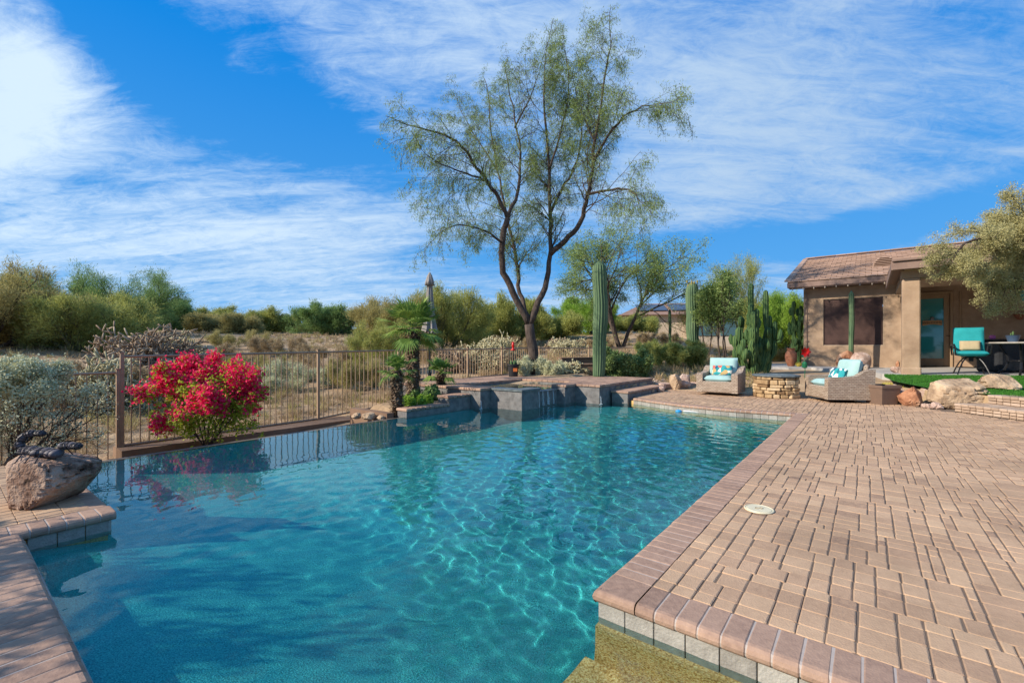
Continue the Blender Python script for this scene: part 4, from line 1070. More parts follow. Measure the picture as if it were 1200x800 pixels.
m_tan = plain('tan_fabric', (0.45,0.36,0.22), 0.9)
pil(ch, 0.0, 0.12, 0.66, 0.0, m_tan, 'plain tan lumbar pillow on the teal swivel chair', (0.36,0.24,0.09), 1.35)
bx, by = at(1196, 10.35)
tb_ = empty('patio_table', (bx+.05, by, FZ), label='round patio table with curved black legs and pale top', cat='table')
mb = MB(); mb.lathe([(0.0,0.70),(0.55,0.70),(0.60,0.715),(0.60,0.735),(0.57,0.745),(0.0,0.745)], k=40); mb.build('table_top', material('stone_top', [(0.30,0.27,0.24),(0.45,0.41,0.37)],0.5,12,6,0.1), tb_)
for k in range(4):
    mb = MB(); a_ = k*pi/2+pi/5; mb.tube([(cos(a_)*r0, sin(a_)*r0, z0) for r0, z0 in ((.36,0.69),(.33,.60),(.24,.42),(.22,.28),(.28,.12),(.42,0.0))], 0.024, 6); mb.build('leg', m_black, tb_)
mb = MB(); mb.lathe([(0.16,0.30),(0.17,0.31),(0.16,0.33),(0.14,0.31)], k=20); 
for k in range(2): mb.tube([(-.22*cos(k*pi/2+pi/5),-.22*sin(k*pi/2+pi/5),.3),(.22*cos(k*pi/2+pi/5),.22*sin(k*pi/2+pi/5),.3)],.01,5)
mb.build('brace', m_black, tb_)
# covered grill / storage box behind
m_cover = material('black_cover', [(0.010,0.011,0.014),(0.03,0.032,0.036)], 0.55, 3, 5, 0.5, 6, bdist=0.03)
gx_, gy_ = at(1169, 11.6)
gb = empty('covered_grill', (gx_+.15, gy_, FZ), radians(10), label='grill under a black fabric cover behind the patio table', cat='grill')
mb = MB(); mb.rbox((0,0,0.40),(1.0,0.55,0.80),0.05); mb.build('fabric_cover', m_cover, gb); mb = MB(); mb.rbox((0,0,.815),(1.06,.60,.035),.01); mb.build('lid', m_cover, gb)
m_blue = plain('blue_glaze', (0.05,0.09,0.16), 0.3); m_pink = plain('pink_glaze', (0.55,0.12,0.35), 0.4)
m_cact = material('cactus_green', [(0.03,0.075,0.03),(0.07,0.13,0.045),(0.13,0.19,0.07)], 0.75, 10, 6, 0.3, 60, tint=0.4)
mb = MB(); mb.lathe([(0.0,0.0),(0.08,0.0),(0.12,0.14),(0.13,0.15),(0.11,0.15),(0.10,0.12),(0.0,0.12)], k=20)
bp = mb.build('succulent_pot', m_blue, loc=(at(1187,10.3)[0], 10.3, FZ+0.745), label='dark blue pot with a small cactus on the table', cat='plant pot'); smooth_by_angle(bp)
mb = MB(); mb.tube([(0,0,.1),(0,0,.2),(.005,0,.24)],[.02,.022,.008],8); mb.tube([(-.01,0,.12),(-.05,0,.15),(-.055,0,.20)],[.012,.014,.006],7); mb.build('cactus', m_cact, bp, smooth=True)
mb = MB(); mb.lathe([(0.0,0.0),(0.05,0.0),(0.065,0.04),(0.055,0.085),(0.03,0.10),(0.0,0.10)], k=18); smooth_by_angle(mb.build('candle_jar', m_pink, loc=(at(1163,11.5)[0], 11.5, FZ+0.835), label='small round pink jar on the covered grill', cat='jar'))

# closed umbrella
m_canvas = material('grey_canvas', [(0.20,0.18,0.165),(0.36,0.33,0.30)], 0.95, 9, 6, 0.5, 30, stretch=(3,3,.5))
ux, uy = at(503.5, 11.0)
um = empty('patio_umbrella', (ux, uy, 0.27), label='closed grey patio umbrella on a dark pole behind the palms', cat='umbrella')
mb = MB(); mb.tube([(0,0,0),(0,0,2.5)],0.022,8); mb.build('pole', m_black, um)
mb = MB(); mb.lathe([(0,0),(.25,0),(.25,.05),(.05,.06),(.04,.2),(0,.2)],k=16); mb.build('base', m_black, um)
mb = MB(); k_ = 32; prof = [(0.012,2.62),(0.06,2.54),(0.10,2.42),(0.125,2.30),(0.07,2.31),(0.07,2.2),(0.085,2.0),(0.11,1.7),(0.095,1.57),(0.13,1.42),(0.18,1.17)]
V = []; 
for i, (r, z) in enumerate(prof):
    for j in range(k_):
        t = 2*pi*j/k_; m__ = 1 + (0.04+0.40*(i/10))*cos(8*t+0.25*i) ; V.append((r*m__*cos(t)*0.9, r*m__*sin(t)*0.9, z + 0.04*(i/10)*cos(8*t+1)*(1 if i > 8 else 0)))
f = [(i*k_+(j+1)%k_, i*k_+j, (i+1)*k_+j, (i+1)*k_+(j+1)%k_) for i in range(len(prof)-1) for j in range(k_)] + [tuple(range(k_))]
mb.add(V, f); mb.build('canopy', m_canvas, um, smooth=True); mb = MB(); mb.lathe([(.115,1.54),(.13,1.56),(.13,1.60),(.115,1.62)],k=20); mb.build('tie_strap', m_canvas, um)
mb = MB(); mb.rbox((0,0,0),(0.9,0.4,0.07),0.02); mb.build('stone_bench', m_conc, loc=(*at(498,10.3), 0.24), rz=ROT+0.2, label='low grey stone slab behind the palms', cat='bench')

# pots and ornaments
m_term = material('terracotta', [(0.16,0.06,0.035),(0.28,0.11,0.06),(0.36,0.17,0.10)], 0.8, 7, 8, 0.3)
def urn(px, D, z, s_, label, mt=m_term):
    mb = MB(); mb.lathe([(0,0),(.10,0),(.13,.04),(.19,.22),(.21,.38),(.19,.52),(.13,.60),(.12,.64),(.155,.68),(.15,.70),(.11,.68),(.09,.55),(0,.52)], k=28)
    for v in mb.V: v *= s_
    return smooth_by_angle(mb.build('terracotta_urn', mt, loc=(*at(px, D), z), label=label, cat='urn'), 50)
urn(927, 15.2, FZ, 0.86, 'tall terracotta urn at the corner of the house')
m_bpot = plain('black_plastic', (0.02,0.02,0.022), 0.5)
px_, py_ = at(601.5, 12.4)
np_ = empty('nursery_pot', (px_, py_, 0.28), label='black plastic nursery pot with an orange tag on the spa deck', cat='plant pot')
mb = MB(); mb.lathe([(0,0),(.12,0),(.155,.30),(.175,.30),(.175,.34),(.15,.34),(.145,.30),(0,.29)], k=24); smooth_by_angle(mb.build('pot', m_bpot, np_))
mb = MB(); mb.box((0.05,-0.153,0.19),(0.11,0.006,0.09), rx=0.0); mb.build('tag', plain('orange_label',(0.65,0.16,0.03),0.6), np_)
mb = MB()
for k in range(5): a_ = k*1.3; mb.tube([(cos(a_)*.04,sin(a_)*.04,.28),(cos(a_)*.07,sin(a_)*.07,.38),(cos(a_)*.075,sin(a_)*.06,.44)],[.03,.035,.012],8,ribs=0)
mb.build('cactus', m_cact, np_, smooth=True)
m_red = plain('red_plastic', (0.60,0.015,0.012), 0.35)
hf = empty('bird_feeder', (*at(601.3, 14.0), 0.28), label='red hummingbird feeder on a thin stake behind the black pot', cat='bird feeder')
mb = MB(); mb.tube([(0,0,0),(0,0,.72)],.008,5); mb.build('stake', m_black, hf); mb = MB(); mb.lathe([(0,.70),(.07,.70),(.08,.73),(.03,.76),(.035,.80),(.045,.86),(.04,.95),(.0,.97)],k=14); mb.build('bottle', m_red, hf, smooth=True)
# red metal flower
m_leafg = plain('painted_green', (0.01,0.12,0.05), 0.4)
fl = empty('metal_flower', (*at(943, 10.6), 0.36), label='red painted metal flower on a green stem behind the armchair', cat='garden ornament')
mb = MB(); mb.tube([(0,0,0),(0.01,0,.25),(0,0,.5)],.008,5); mb.lathe([(0,.22),(.05,.24),(.055,.33),(.03,.38),(0,.38)],k=10); mb.build('stem', m_leafg, fl)
mb = MB()
for lay in range(3):
    for k in range(7):
        a_ = k*2*pi/7+lay*.4; r1 = 0.115-0.03*lay; c = np.array([cos(a_)*r1*.6, -0.03-lay*.02, .60+sin(a_)*r1*.6]); A = np.array([cos(a_), -0.3, sin(a_)])*r1*.55; B = np.array([-sin(a_),0,cos(a_)])*r1*.32
        mb.quads([c],[A],[B],.5)
mb.build('petals', m_red, fl)
# painted hummingbird-like garden stake leaves
mb = MB(); mb.quads([(0.08,0,.45),(-.06,0,.5)],[(.06,0,.03),(-.05,0,.03)],[(0,0,.02),(0,0,.02)],.5); mb.build('leaf', m_leafg, fl)
# small red figure near the second saguaro
mb = MB(); mb.lathe([(0,0),(.11,0),(.12,.05),(.08,.22),(.10,.34),(.06,.44),(.08,.52),(.05,.60),(0,.62)],k=14); mb.tube([(-.08,0,.36),(-.17,0,.22)],.025,6); mb.tube([(.08,0,.36),(.17,0,.24)],.025,6)
mb.build('garden_figure', m_rock_r, loc=(*at(798, 16.0), g1(*at(798,16.0))-.02), smooth=True, label='small reddish garden figure left of the far saguaro', cat='garden ornament')
# pool cleaner float and hose
cx_, cy_ = W(-2.75, 8.48)[:2]
pcl = empty('pool_cleaner', (cx_, cy_, WZ), label='light blue floating pool cleaner head by the far coping', cat='pool cleaner')
m_lb = plain('light_blue_plastic', (0.03,0.30,0.60), 0.35)
mb = MB(); mb.blob((0,0,0.01),(0.06,0.05,0.035),3,0.05,1,18,12); mb.build('float', m_lb, pcl, smooth=True)
mb = MB(); mb.tube([(0.08,-.02,.02),(0.25,-.05,.01),(0.45,-.22,.015),(0.62,-.28,.02)],0.016,6); mb.tube([(.66,-.30,.03),(.72,-.33,.03)],[.03,.035],8); mb.build('hose', plain('white_hose',(0.62,0.62,0.6),.5), pcl, smooth=True)

# planter boxes by the fence
for i, (p, D, w_, d_, h_, lb) in enumerate(((683,13.1,.95,.5,.34,'low brown stucco planter wall left of the tall saguaro'),(678,14.2,1.3,.35,.50,'taller brown stucco planter wall behind the low one'))):
    mb = MB(); mb.rbox((0,0,h_/2),(w_,d_,h_),.015); mb.rbox((0,0,h_+.015),(w_+.05,d_+.05,.03),.01); mb.build('planter_box', m_stucco, loc=(*at(p,D), 0.24), rz=[.1,.3][i], label=lb, cat='planter')

# boulder with the scorpion sculpture on the pool corner
bl = (*at(58, 3.12), 0.0)
mb = MB(); mb.blob((0,0,0.165),(0.265,0.25,0.22), 71, 0.20, 1.5, 96, 64, 0.82, facet=0.9)
m_rockn = material('corner_rock', [(0.045,0.022,0.012),(0.22,0.125,0.085),(0.36,0.24,0.175),(0.45,0.33,0.25)], 0.85, 5.5, 14, 1.0, 45, pos=[0.36,0.43,0.54,0.68], bdist=0.02)
smooth_by_angle(mb.build('boulder', m_rockn, loc=bl, rz=0.5, label='rounded tan boulder on the pool corner under the scorpion', cat='boulder'), 30)
m_peb = material('river_pebble', [(0.045,0.040,0.048),(0.10,0.085,0.095),(0.15,0.12,0.125)], 0.6, 6, 6, 0.3, tint=0.5, spec=0.35)
sc_ = empty('scorpion_sculpture', (bl[0], bl[1], 0.30), label='black wire scorpion sculpture filled with dark pebbles', cat='sculpture')
mb = MB(); wi = MB(); rq = np.random.RandomState(4)
def seg(c, r, ang=0.0, el=0.0):
    c = np.array(c); u = np.array([cos(ang)*cos(el), sin(ang)*cos(el), sin(el)]); s2 = np.array([-sin(ang), cos(ang), 0]); s3 = np.cross(u, s2)
    n = 1 if r[0] < .045 else 3
    for k in range(n):
        cc = c + u*r[0]*(k-(n-1)/2)*0.6 + s2*rq.uniform(-.3,.3)*r[1]*(n > 1)
        uu, vv = np.meshgrid(np.linspace(0, 2*pi, 14, endpoint=False), np.linspace(.05, pi-.05, 9))
        d = np.stack([np.cos(vv), np.cos(uu)*np.sin(vv), np.sin(uu)*np.sin(vv)], -1).reshape(-1,3)*np.array([r[0]/(1 if n==1 else 1.7), r[1], r[2]])
        V = cc + d[:,:1]*u + d[:,1:2]*s2 + d[:,2:]*s3; f = [(i*14+j, (i+1)*14+j, (i+1)*14+(j+1)%14, i*14+(j+1)%14) for i in range(8) for j in range(14)]
        mb.add(V, f, rq.rand())
    for t in (-0.75, -0.25, 0.3, 0.8):
        rr = sqrt(max(0.02, 1-t*t))*1.08; wi.tube([c + u*r[0]*t + s2*r[1]*rr*cos(a_) + s3*r[2]*rr*sin(a_) for a_ in np.linspace(0, 2*pi, 13)], 0.0022, 4, cap=False)
    for a_ in (0, pi/2, pi, 3*pi/2, pi/4, 3*pi/4):
        wi.tube([c + u*r[0]*t*1.05 + (s2*r[1]*cos(a_)+s3*r[2]*sin(a_))*1.08*sqrt(max(.01,1-t*t)) for t in np.linspace(-1,1,9)], 0.0022, 4, cap=False)
body = [((-0.13,-.02,.05),(.055,.045,.035),0),((-.03,-.03,.045),(.075,.05,.032),-.1),((.06,-.035,.04),(.06,.045,.03),0)]
for c, r, a_ in body: seg(c, r, a_)
for c, r, el in (((-0.19,-.01,.085),(.035,.028,.026),1.9),((-0.185,0,.135),(.035,.027,.025),1.0),((-0.13,0.0,.165),(.038,.026,.024),.25),((-.065,0,.168),(.038,.022,.02),-.1)): seg(c, r, 0, el)
for c, r, a_ in (((.13,-.01,.085),(.045,.03,.025),.2),((.205,-.02,.085),(.038,.026,.022),-.1)): seg(c, r, a_)
for s_ in (-1,1):
    for k in range(4): wi.tube([(-.10+.05*k,-.03+.03*s_,.04),(-.12+.06*k,-.03+.09*s_,.05),(-.13+.065*k,-.03+.13*s_,-.0)],.004,4)
mb.build('pebbles', m_peb, sc_, smooth=True); wi.build('wire_frame', m_black, sc_)
# ------------------------------------------------------------------ vegetation
m_barkd = material('dark_bark', [(0.030,0.022,0.018),(0.075,0.055,0.045),(0.13,0.10,0.08)], 0.95, 14, 8, 0.8, 40, stretch=(1,1,.3), bdist=0.02)
m_barkg = material('green_bark', [(0.10,0.10,0.045),(0.20,0.19,0.10)], 0.9, 14, 6, 0.4)
def leafm(name, cols, tr=0.42): return material(name, cols, 0.65, 3, 3, 0.0, tint=0.75, translucent=tr, spec=0.25)
m_mesq = leafm('willow_leaf', [(0.13,0.20,0.05),(0.25,0.34,0.10),(0.40,0.48,0.17)])
m_pv = leafm('paloverde_leaf', [(0.22,0.24,0.06),(0.38,0.40,0.11),(0.54,0.54,0.18)])
m_pvg = leafm('green_leaf', [(0.11,0.19,0.06),(0.20,0.31,0.10),(0.31,0.43,0.15)])
m_olive = leafm('olive_leaf', [(0.23,0.20,0.07),(0.39,0.34,0.13),(0.55,0.48,0.20)])
m_bright = leafm('bright_leaf', [(0.15,0.28,0.03),(0.26,0.42,0.055),(0.38,0.52,0.09)])
m_cream = leafm('cream_leaf', [(0.30,0.28,0.11),(0.48,0.44,0.20),(0.64,0.58,0.31)])
m_sage = leafm('sage_leaf', [(0.34,0.33,0.18),(0.55,0.55,0.34),(0.72,0.73,0.52)], 0.15)
m_dry = leafm('dry_stem', [(0.25,0.18,0.10),(0.40,0.30,0.17),(0.55,0.43,0.26)], 0.2)
m_bush = leafm('bush_leaf', [(0.12,0.19,0.06),(0.22,0.31,0.10),(0.35,0.42,0.18)])
def unit(v): return v/(np.linalg.norm(v)+1e-9)
def rvec(r): v = r.normal(size=3); return v/np.linalg.norm(v)
class Plant:
    def __init__(s, seed): s.r = np.random.RandomState(seed); s.w = MB(); s.tips = []      # tips: (pos, dir)
    def branch(s, p, d, L, r0, lvl, P):
        """P: dict of per-level lists: n children, ratio, spread, up, wig, and leaf level"""
        r = s.r; n = P.get('seg', 6); pts = [np.array(p, float)]; d = unit(np.array(d, float)); ds = []
        for i in range(n):
            d = unit(d + rvec(r)*P['wig'][lvl] + np.array([0,0,1.0])*P['up'][lvl]); pts.append(pts[-1] + d*L/n); ds.append(d)
        rad = r0*np.linspace(1, P.get('tap', 0.45), n+1)
        if r0 > P.get('rmin', 0.0): s.w.tube(pts, rad, 6 if lvl == 0 else (5 if r0 > .03 else 3), cap=False, tint=r.rand())
        if lvl == P['levels']:
            for i in range(n): s.tips.append((pts[i+1], ds[i]))
            return
        if P.get('leafall') and lvl >= P['levels']-1:
            for i in range(n): s.tips.append((pts[i+1], ds[i]))
        s.spawn(pts, rad, L, lvl, P)
    def spawn(s, pts, rad, L, lvl, P, t0=None):
        r = s.r; nc = P['n'][lvl]; t0 = P['t0'][lvl] if t0 is None else t0; pts = np.array(pts); m = len(pts)-1
        for k in range(nc):
            t = t0 + (1-t0)*(k + r.uniform(.1,.9))/nc; i = min(int(t*m), m-1); q = pts[i] + (pts[i+1]-pts[i])*(t*m-i); dd = unit(pts[i+1]-pts[i])
            side = unit(np.cross(dd, rvec(r))); sp = P['spread'][lvl]*r.uniform(.7,1.3)
            nd = unit(dd*cos(sp) + side*sin(sp)); LL = L*P['ratio'][lvl]*r.uniform(.7,1.15)*(1.15-.5*t if P.get('cone', True) else 1)
            s.branch(q, nd, LL, max(rad[i]*P.get('rr', .55), P.get('rtip', .003)), lvl+1, P)
    def leaves(s, mb, per, size, asp, spread, align=0.5, droop=0.0, tlo=0.0):
        r = s.r; 
        if not s.tips: return
        P = np.array([t[0] for t in s.tips]); D = np.array([t[1] for t in s.tips]); P = np.repeat(P, per, 0); D = np.repeat(D, per, 0); n = len(P)
        C = P + r.normal(size=(n,3))*spread; A = D*align + r.normal(size=(n,3))*(1-align) + np.array([0,0,-droop]); A /= np.linalg.norm(A, axis=1, keepdims=True)
        B = np.cross(A, r.normal(size=(n,3))); B /= np.linalg.norm(B, axis=1, keepdims=True)+1e-9
        sz = size*r.uniform(.6,1.4,size=(n,1)); mb.quads(C, A*sz, B*sz*asp, np.clip(0.2 + 0.6*r.rand(n), 0, 1))
def finish(pl, name, loc, label, cat, bark, leafmat, group=None, lname='crown', wname='trunk', extra=None):
    e = empty(name, loc, label=label, cat=cat, group=group)
    if pl.w.n: pl.w.build(wname, bark, e, smooth=True)
    lm = MB(); return e, lm

# --- the big willow-leaved tree: limbs traced, then branching
def big_tree():
    D = 13.3; X0, Y0 = at(625, D); z0 = g1(X0, Y0)-0.1; pl = Plant(21); r = pl.r
    def pt(px, py, dy=0.0): d = D+dy; return np.array([(px-600)/F*d-X0, d-Y0, zat(py, d)-z0])
    base = pt(626, 452)
    limbs = [([(626,452,0),(626,430,0),(624,405,0),(620,380,0)], .19,.155),
      ([(620,380,0),(606,352,-.1),(592,325,-.2),(587,308,-.3),(589,275,-.4),(595,256,-.4)], .115,.09),
      ([(595,256,-.4),(584,232,-.6),(570,212,-.8),(553,188,-1.0),(537,165,-1.3),(512,154,-1.6),(485,148,-1.8)], .07,.02),
      ([(595,256,-.4),(603,235,-.2),(609,209,.1),(611,180,.3),(603,140,.5),(596,100,.7)], .065,.018),
      ([(570,212,-.8),(556,206,-1.2),(535,200,-1.5),(510,188,-2)], .035,.012),
      ([(620,380,0),(614,357,.3),(606,335,.5),(608,313,.6),(603,295,.6),(598,270,.7),(592,240,1.0),(583,200,1.4),(574,150,1.7),(572,110,2.0)], .085,.018),
      ([(620,380,0),(632,352,0),(642,330,.1),(645,297,.1),(645.6,242,.3),(642,181,.5),(636,110,.6),(640,60,.7)], .12,.015),
      ([(645,297,.1),(660,282,0),(677,269,-.1),(686,245,-.2),(691,220,-.3),(695,190,-.4),(697,165,-.5),(703,120,-.6),(712,75,-.7),(716,45,-.8)], .10,.015),
      ([(689,228,-.3),(712,222,-.6),(730,220,-1),(742,226,-1.3),(750,236,-1.5)], .045,.012),
      ([(694,195,-.4),(710,160,-.8),(732,135,-1.2),(750,126,-1.5),(762,124,-1.7)], .045,.012),
      ([(645,250,.3),(658,222,.7),(672,203,1.0),(683,160,1.5),(680,110,1.8)], .055,.015),
      ([(643,200,.4),(655,160,.2),(668,110,0),(664,70,0)], .04,.012),
      ([(589,285,-.4),(565,268,-.9),(540,262,-1.3),(520,270,-1.6)], .04,.010),
      ([(697,165,-.5),(680,130,-.2),(672,95,.1)], .03,.01),
      ([(603,150,.4),(622,115,.0),(632,85,-.3)], .03,.01),
      ([(583,200,1.4),(556,160,1.9),(540,130,2.2)], .03,.01)]
    P = dict(levels=3, n=[0,6,5], t0=[.2,.12,.1], ratio=[.5,.55,.6], spread=[.8,.8,.8], up=[.03,.02,-.12,-.45], wig=[.16,.2,.25,.20], rr=.5, rtip=.0035, tap=.4, seg=6)
    for pts, ra, rb in limbs:
        Q = np.array([pt(*q) for q in pts]); m = len(Q); t = np.linspace(0, m-1, (m-1)*3+1); S_ = np.stack([np.interp(t, range(m), Q[:,c]) for c in range(3)], 1)
        k = np.array([.25,.5,.25]); 
        for _ in range(2): S_[1:-1] = S_[:-2]*.25+S_[1:-1]*.5+S_[2:]*.25
        S_[1:-1] += r.normal(size=(len(S_)-2,3))*.018*min(1, .08/rb)
        rad = .88*np.linspace(ra, rb, len(S_)); pl.w.tube(S_, rad, 9, cap=True, tint=r.rand())
        if ra > .1: 
            if rb < .1 and len(pts) > 6: t0 = .45
            else: continue
        else: t0 = .3 if len(pts) > 5 else .12
        Lk = np.linalg.norm(np.diff(S_, axis=0), axis=1).sum(); nc = int(5 + Lk*4.0)
        for q in range(nc):
            tt = t0 + (1-t0)*(q+r.rand())/nc; i = min(int(tt*(len(S_)-1)), len(S_)-2); dd = unit(S_[i+1]-S_[i]); side = unit(np.cross(dd, rvec(r))); sp = r.uniform(.5,1.1)
            pl.branch(S_[i], dd*cos(sp)+side*sin(sp), r.uniform(.6,1.35), max(.006, rad[i]*.35), 1, P)
        pl.branch(S_[-1], S_[-1]-S_[-2], r.uniform(.7,1.1), rb, 1, P)
    e, lm = finish(pl, 'weeping_tree', (X0, Y0, z0), 'tall open weeping tree with forked dark trunk behind the spa', 'tree', m_barkd, m_mesq)
    # sparse clusters of narrow hanging leaves: keep some regions bare
    pos = np.array([t[0] for t in pl.tips]); nz = fbm(pos[:,0]*.9, pos[:,1]*.9, pos[:,2]*.9, 3)
    pl.tips = [t for t, v, q in zip(pl.tips, nz, r.rand(len(nz))) if v + .32*q > 0.05]
    pl.leaves(lm, 3, .034, .17, .06, .35, .55); lm.build('crown', m_mesq, e)
    print('bigtree tips', len(pl.tips))
big_tree()

def shrub_tree(name, px, D, h, w, seed, leafmat, label, cat='tree', bark=m_barkd, stems=3, per=5, size=.05, asp=.22, spread=.10, n=(6,6,5), levels=3, lean=.7, up=(.10,.06,.05,.02), droop=0.0, align=.45, group=None, z=None, rtrunk=.05, wig=(.18,.22,.25,.25), t0=(.35,.25,.15), ratio=(.6,.55,.5), thin=None, dz=0.0, clump=0.0, at_xy=None):
    x, y = at_xy or at(px, D); z = g1(x, y)-.05 if z is None else z; pl = Plant(seed); r = pl.r
    P = dict(levels=levels, n=list(n), t0=list(t0), ratio=list(ratio), spread=[.75,.75,.7], up=list(up), wig=list(wig), rr=.55, rtip=.004, tap=.45, seg=5)
    for k in range(stems):
        a_ = 2*pi*k/stems + r.uniform(-.4,.4); ln = lean*r.uniform(.6,1.2) if stems > 1 else lean*.3
        pl.branch((cos(a_)*.04*stems, sin(a_)*.04*stems, 0), (cos(a_)*ln, sin(a_)*ln, 1), h*.62*r.uniform(.85,1.1), rtrunk*r.uniform(.8,1.1), 0, P)
    pos = np.array([t[0] for t in pl.tips]); zt = np.percentile(pos[:,2], 99.3); xt = np.percentile(np.abs(pos[:,:2]), 98.5)
    sz_, sx_ = h/zt, (w/2)/xt; S = np.array([sx_, sx_, sz_])
    for v in pl.w.V: v *= S
    pl.tips = [(p*S, unit(d*S)) for p, d in pl.tips]
    if clump > 0:
        pos = np.array([t[0] for t in pl.tips])/max(h, w)*6; nz = fbm(pos[:,0]+seed, pos[:,1], pos[:,2], 3); pl.tips = [t for t, v in zip(pl.tips, nz) if v > -0.5+clump]
    e, lm = finish(pl, name, (x, y, z), label, cat, bark, leafmat, group)
    pl.leaves(lm, per, size, asp, spread, align, droop); lm.build('crown', leafmat, e); return e

# second tree, right of the tall saguaro
shrub_tree('mesquite_tree', 727, 24.5, 6.3, 6.9, 17, m_mesq, 'airy mesquite tree with crooked dark trunk beyond the tall saguaro', stems=3, lean=.42, per=9, size=.05, asp=.3, spread=.14, n=(9,7,6), rtrunk=.11, up=(.04,-.03,-.02,-.06), wig=(.16,.25,.3,.3), t0=(.38,.25,.12), ratio=(.75,.6,.55), clump=.36)
# desert trees along the horizon, left to right: px, D, height, width, leaf, kind
BG = [(-25,17,3.6,5.5,m_olive,'olive brown palo verde at the left picture edge'),
 (15,21,3.7,4.5,m_pv,'yellow green palo verde behind the grey shrub'),
 (62,19,2.5,4.2,m_olive,'low olive bush in front of the blue green tree'),
 (98,18,2.45,4.4,m_pv,'wide tan green creosote bush left of the cholla'),
 (128,25,4.6,7.5,m_pvg,'large blue green palo verde with spreading branches'),
 (178,32,3.2,6.0,m_pvg,'dark green mound of foliage left of the distant saguaro'),
 (232,36,3.6,4.4,m_pv,'small mesquite right of the distant saguaro'),
 (268,30,2.5,4.4,m_olive,'olive bush behind the bougainvillea'),
 (308,34,3.4,5.2,m_pv,'yellow green bush behind the bougainvillea, second from the saguaro'),
 (352,42,2.6,4.8,m_olive,'low grey green bush before the fresh green bush'),
 (388,33,3.1,4.6,m_pvg,'fresh green palo verde between the bougainvillea and the palms'),
 (425,45,2.6,5.0,m_olive,'far brown green bush left of the palms'),
 (466,21,3.2,4.4,m_olive,'feathery olive tree rising behind the palms'),
 (524,22,3.2,4.0,m_pv,'feathery yellow green tree behind the closed umbrella'),
 (556,28,2.3,4.0,m_olive,'low dusty bush right of the closed umbrella'),
 (598,26,2.9,3.6,m_pv,'bright yellow green bush left of the big trunk'),
 (648,30,2.7,3.4,m_pv,'yellow green bush right of the big trunk'),
 (688,34,3.0,4.4,m_bright,'bright lime green tree behind the tall saguaro'),
 (745,36,2.6,3.6,m_pv,'pale palo verde before the distant house'),
 (848,19,3.1,2.3,m_mesq,'dense multi stemmed mesquite right of the far saguaro'),
 (872,26,4.9,3.4,m_pv,'tall thin airy tree behind the clustered cactus'),
 (828,23,2.7,2.6,m_olive,'thin brownish tree beside the far saguaro'),
 (925,24,3.0,3.4,m_bright,'bright green shrub at the corner of the house'),
 (900,30,3.0,3.6,m_pv,'pale yellow tree between the cactus cluster and the house')]
TOP = {-25: 318, 15: 332, 62: 352, 98: 346, 128: 318, 178: 348, 232: 362, 268: 372, 308: 366, 352: 383, 388: 360, 425: 388, 466: 352, 524: 342, 556: 376, 598: 354, 648: 364, 688: 350, 745: 372, 848: 322, 872: 302, 828: 335, 925: 345, 900: 352}
for i, (px, D, h, w, lm_, lb) in enumerate(BG):
    x, y = at(px, D); h = zat(TOP[px], D) - g1(x, y) + .05
    fine = dict(per=9, size=.07 if D < 26 else .10, asp=.11, spread=.13, align=.8, lean=1.25, up=(.06,.10,.12,.10), droop=0.0, t0=(.03,.05,.05), n=(8,6,5), clump=.36, stems=7, ratio=(.62,.6,.55))
    if lm_ is m_mesq: fine.update(align=.4, asp=.3, t0=(.30,.2,.1))
    if px in (872, 828, 848): fine.update(stems=3, t0=(.40,.3,.1), per=6, lean=.45, clump=.42, size=.06)
    fine.setdefault('stems', 5)
    shrub_tree('desert_tree', px, D, h, w, 40+i, lm_, lb, bark=m_barkg if lm_ in (m_pv, m_pvg) else m_barkd, rtrunk=.05, group='desert trees and bushes beyond the fence', **fine)

# --- saguaros and columnar cacti
m_sag = material('saguaro', [(0.045,0.085,0.045),(0.09,0.15,0.075),(0.16,0.22,0.11)], 0.8, 5, 8, 0.4, 40, stretch=(1,1,.25), tint=.3)
m_cer = material('cereus', [(0.022,0.055,0.018),(0.05,0.105,0.03),(0.12,0.18,0.05)], 0.7, 6, 8, 0.4, 40, stretch=(1,1,.3), tint=.4)
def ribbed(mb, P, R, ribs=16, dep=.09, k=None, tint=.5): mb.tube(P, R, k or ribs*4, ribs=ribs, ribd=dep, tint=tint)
def saguaro(px, D, z, h, r0, label, ribs=16, nm='saguaro', taper=.85, crown=False, arms=()):
    e = empty(nm, (*at(px, D), z), label=label, cat='cactus'); mb = MB()
    t = np.linspace(0, 1, 26); rad = r0*(0.82+0.22*np.sin(t*2.4))*np.where(t > .93, np.sqrt(np.maximum(0.02, 1-((t-.93)/.07)**2)), 1)
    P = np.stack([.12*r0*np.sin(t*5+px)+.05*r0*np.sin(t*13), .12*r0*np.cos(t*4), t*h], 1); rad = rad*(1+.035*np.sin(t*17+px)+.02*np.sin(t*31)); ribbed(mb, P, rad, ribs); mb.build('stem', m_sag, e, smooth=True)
    for (hz, a_, L_, up_, ra) in arms:
        mb = MB(); Q = [(cos(a_)*r0*.7, sin(a_)*r0*.7, hz),(cos(a_)*L_*.7, sin(a_)*L_*.7, hz+.0),(cos(a_)*L_, sin(a_)*L_, hz+.15),(cos(a_)*L_, sin(a_)*L_, hz+up_*.6),(cos(a_)*L_, sin(a_)*L_, hz+up_)]
        ribbed(mb, Q, [ra*.7,ra,ra,ra,ra*.35], 10); mb.build('arm', m_sag, e, smooth=True)
    if crown:
        mb = MB(); rq = np.random.RandomState(3)
        for q in range(22): a_ = rq.uniform(0,2*pi); rr = r0*rq.uniform(.3,1.15); mb.blob((cos(a_)*rr, sin(a_)*rr, h-.05+rq.uniform(-.2,.1)), (.045,.045,.07), q, .2, 2, 8, 6)
        mb.build('fruit', m_olive, e)
    return e
